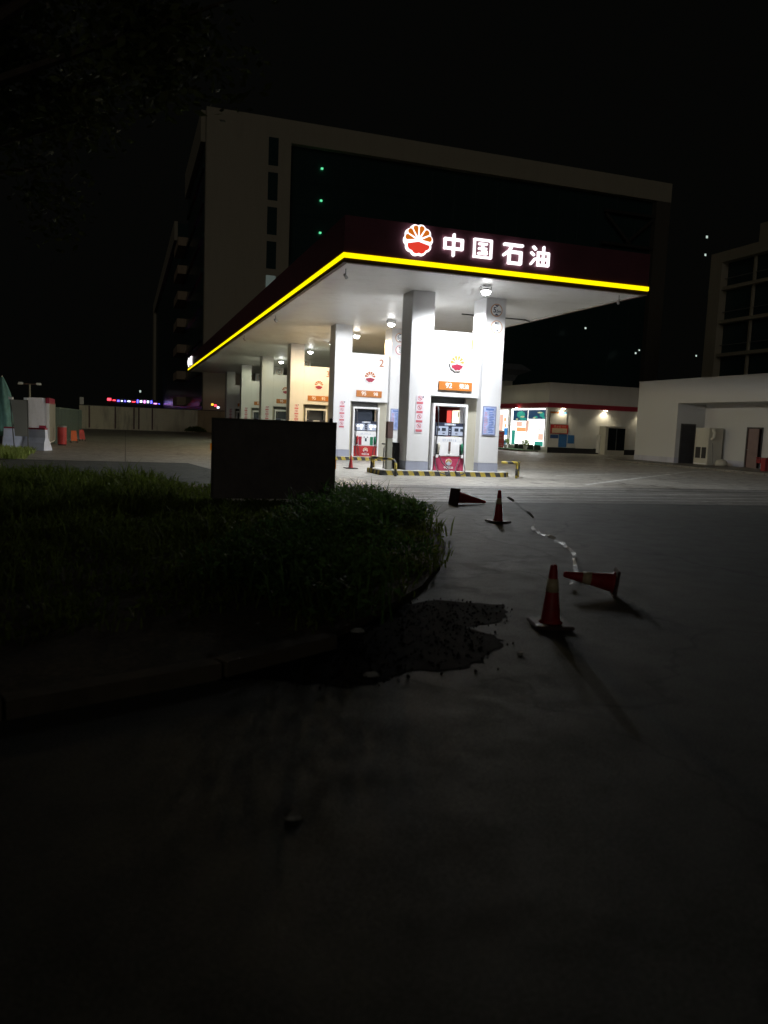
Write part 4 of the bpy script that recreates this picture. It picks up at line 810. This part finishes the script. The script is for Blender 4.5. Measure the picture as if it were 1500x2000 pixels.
mb.build('floor_band', 'bglass', t)
for k in range(7): MB().box(-1.3, 27 + (k % 2) * .8, 3.4 + k * 3.83, .2, 37, 4.6 + k * 3.83).build('balcony', 'balcony', t)
MB().box(0, 26.01, 0, 20, 55, BH - 9).build('stair_core', 'bglass', t)
MB().box(.3, 55.01, 0, 25, 168, BH).build('rear_wing', 'bglass', t)
MB().box(-.3, 55.01, BH - 3.0, .29, 168, BH + .3).box(-.3, 158, 0, .29, 168, BH - 3.01).build('rear_cornice', 'bwall', t)
mb = MB()
for a, b in (((52.5, 31.0), (56.5, 27.5)), ((60.0, 31.0), (56.0, 27.5)), ((52.0, 27.2), (60.2, 27.2)), ((52.3, 31.4), (60.2, 31.4))): mb.tube([(a[0], .3, a[1]), (b[0], .3, b[1])], .22, 6)
mb.build('truss', 'darksteel', t)
for k, z in enumerate((31.45, 27.8, 24.1)): MB().box(13.35, .6, z - .09, 13.60, .83, z + .09).build('exit_light', 'exitgreen', t)
# right building
t = thing('balcony_block', 'dim tan apartment block with dark balcony bays at the right edge', 'building', (60, 70.3, 0))
MB().box(0.9, -26, 0, 12, 0, 21.0).build('core', 'bglass', t)
mb = MB().box(0, -1.7, 0, .89, 0, 21.3); mb.box(0, -26, 20.2, .89, -1.701, 21.3)
for k in range(5): mb.box(.2, -26, 3.3 + k * 3.5, .89, -1.701, 3.65 + k * 3.5)
mb.build('frame', 'bwall', t)
mb = MB()
for k in range(1, 6): mb.box(.45, -1.7 - k * 4.2, .1, .75, -1.5 - k * 4.2, 20.19)
mb.build('pier', 'bwall', t); MB().box(1.5, -26, 21.301, 9, -5, 23.6).build('penthouse', 'bwall', t); mb = MB()
for k in range(5): mb.box(.55, -26, 4.5 + k * 3.5, .60, -1.71, 4.58 + k * 3.5)
mb.build('railing', 'steel', t)
# dark mid-distance mass and roof vent behind the store
t = thing('vent_tower', 'faint flared cap on a pale pier rising behind the store roof', 'tower', (37.2, 72, 0)); MB().box(-.4, -.4, 0, .4, .4, 6.6).build('pier', 'store', t); MB().rings([[(-.5, -.5, 6.6), (.5, -.5, 6.6), (.5, .5, 6.6), (-.5, .5, 6.6)], [(-.8, -.7, 7.2), (.8, -.7, 7.2), (.8, .7, 7.2), (-.8, .7, 7.2)], [(-1.9, -1.5, 7.7), (1.9, -1.5, 7.7), (1.9, 1.5, 7.7), (-1.9, 1.5, 7.7)], [(-1.0, -1, 8.3), (1.0, -1, 8.3), (1.0, 1, 8.3), (-1.0, 1, 8.3)]]).build('cap', 'ventgrey', t)
def farlight(px, py, Y, s, m_, lab):   # a lit window on a far tower, stood at its own distance
    c = Vector((0, 0, 1.5)); d = rt * (px - 750) + up * (1000 - py) + fwd * 1502; p = c + d * (Y / d.y)
    tag(MB().box(p.x - s, p.y, p.z - s, p.x + s, p.y + .1, p.z + s * 1.3).build('far_window_light', m_), lab, 'light', 'tiny far lights')
farlight(1381, 463, 180, .28, 'dot', 'upper tiny light above the right apartment block'); farlight(1378, 498, 180, .26, 'dot', 'lower tiny light above the right apartment block'); farlight(1144, 641, 90, .10, 'dot', 'tiny white light under the canopy right corner'); farlight(1360, 695, 150, .16, 'dot', 'tiny dim light left of the right apartment block'); farlight(1242, 690, 90, .10, 'dot', 'faint pale light above the store, left one of a close pair'); farlight(1249, 684, 90, .08, 'dot', 'faint pale light above the store, right one of a close pair')

# ------------------------------------------------------------------ street tree at upper left
t = thing('street_tree', 'dark leafy street tree overhanging the upper left', 'tree', (-3.4, 9.5, 0))
tr = MB(); tr.tube([(0, 0, 0), (.05, .05, 1.5), (.1, 0, 3.0), (.3, .1, 4.2)], [.22, .18, .15, .12], 10)
ends = []
r4 = random.Random(21)
for k in range(14):
    a = r4.uniform(-.9, 1.3) if k < 10 else r4.uniform(0, 6.28); l = r4.uniform(2.2, 4.9); z0 = r4.uniform(3.0, 4.2); e = Vector((.3 + math.cos(a) * l, math.sin(a) * l * .8, z0 + r4.uniform(1.2, 3.2)))
    tr.tube([(.2, .05, z0), (.2 + (e.x - .2) * .5, e.y * .5, z0 + (e.z - z0) * .62), tuple(e)], [.08, .05, .015], 6); ends.append(e)
tr.build('trunk', 'bark', t)
cr = MB()
for e in ends:
    for c in range(7):
        q = e * (1 - .12 * (c % 4)) + Vector((r4.gauss(0, .45), r4.gauss(0, .45), r4.gauss(0, .4) + .12 * (c % 4) * e.z)); s_ = r4.uniform(.35, .65)
        for _ in range(130):
            d = Vector((r4.gauss(0, 1), r4.gauss(0, 1), r4.gauss(0, .8))).normalized() * s_ * r4.random() ** .4; leaf(cr, q + d, r4.uniform(.045, .085), r4)
cr.build('crown', 'treeleaf', t)
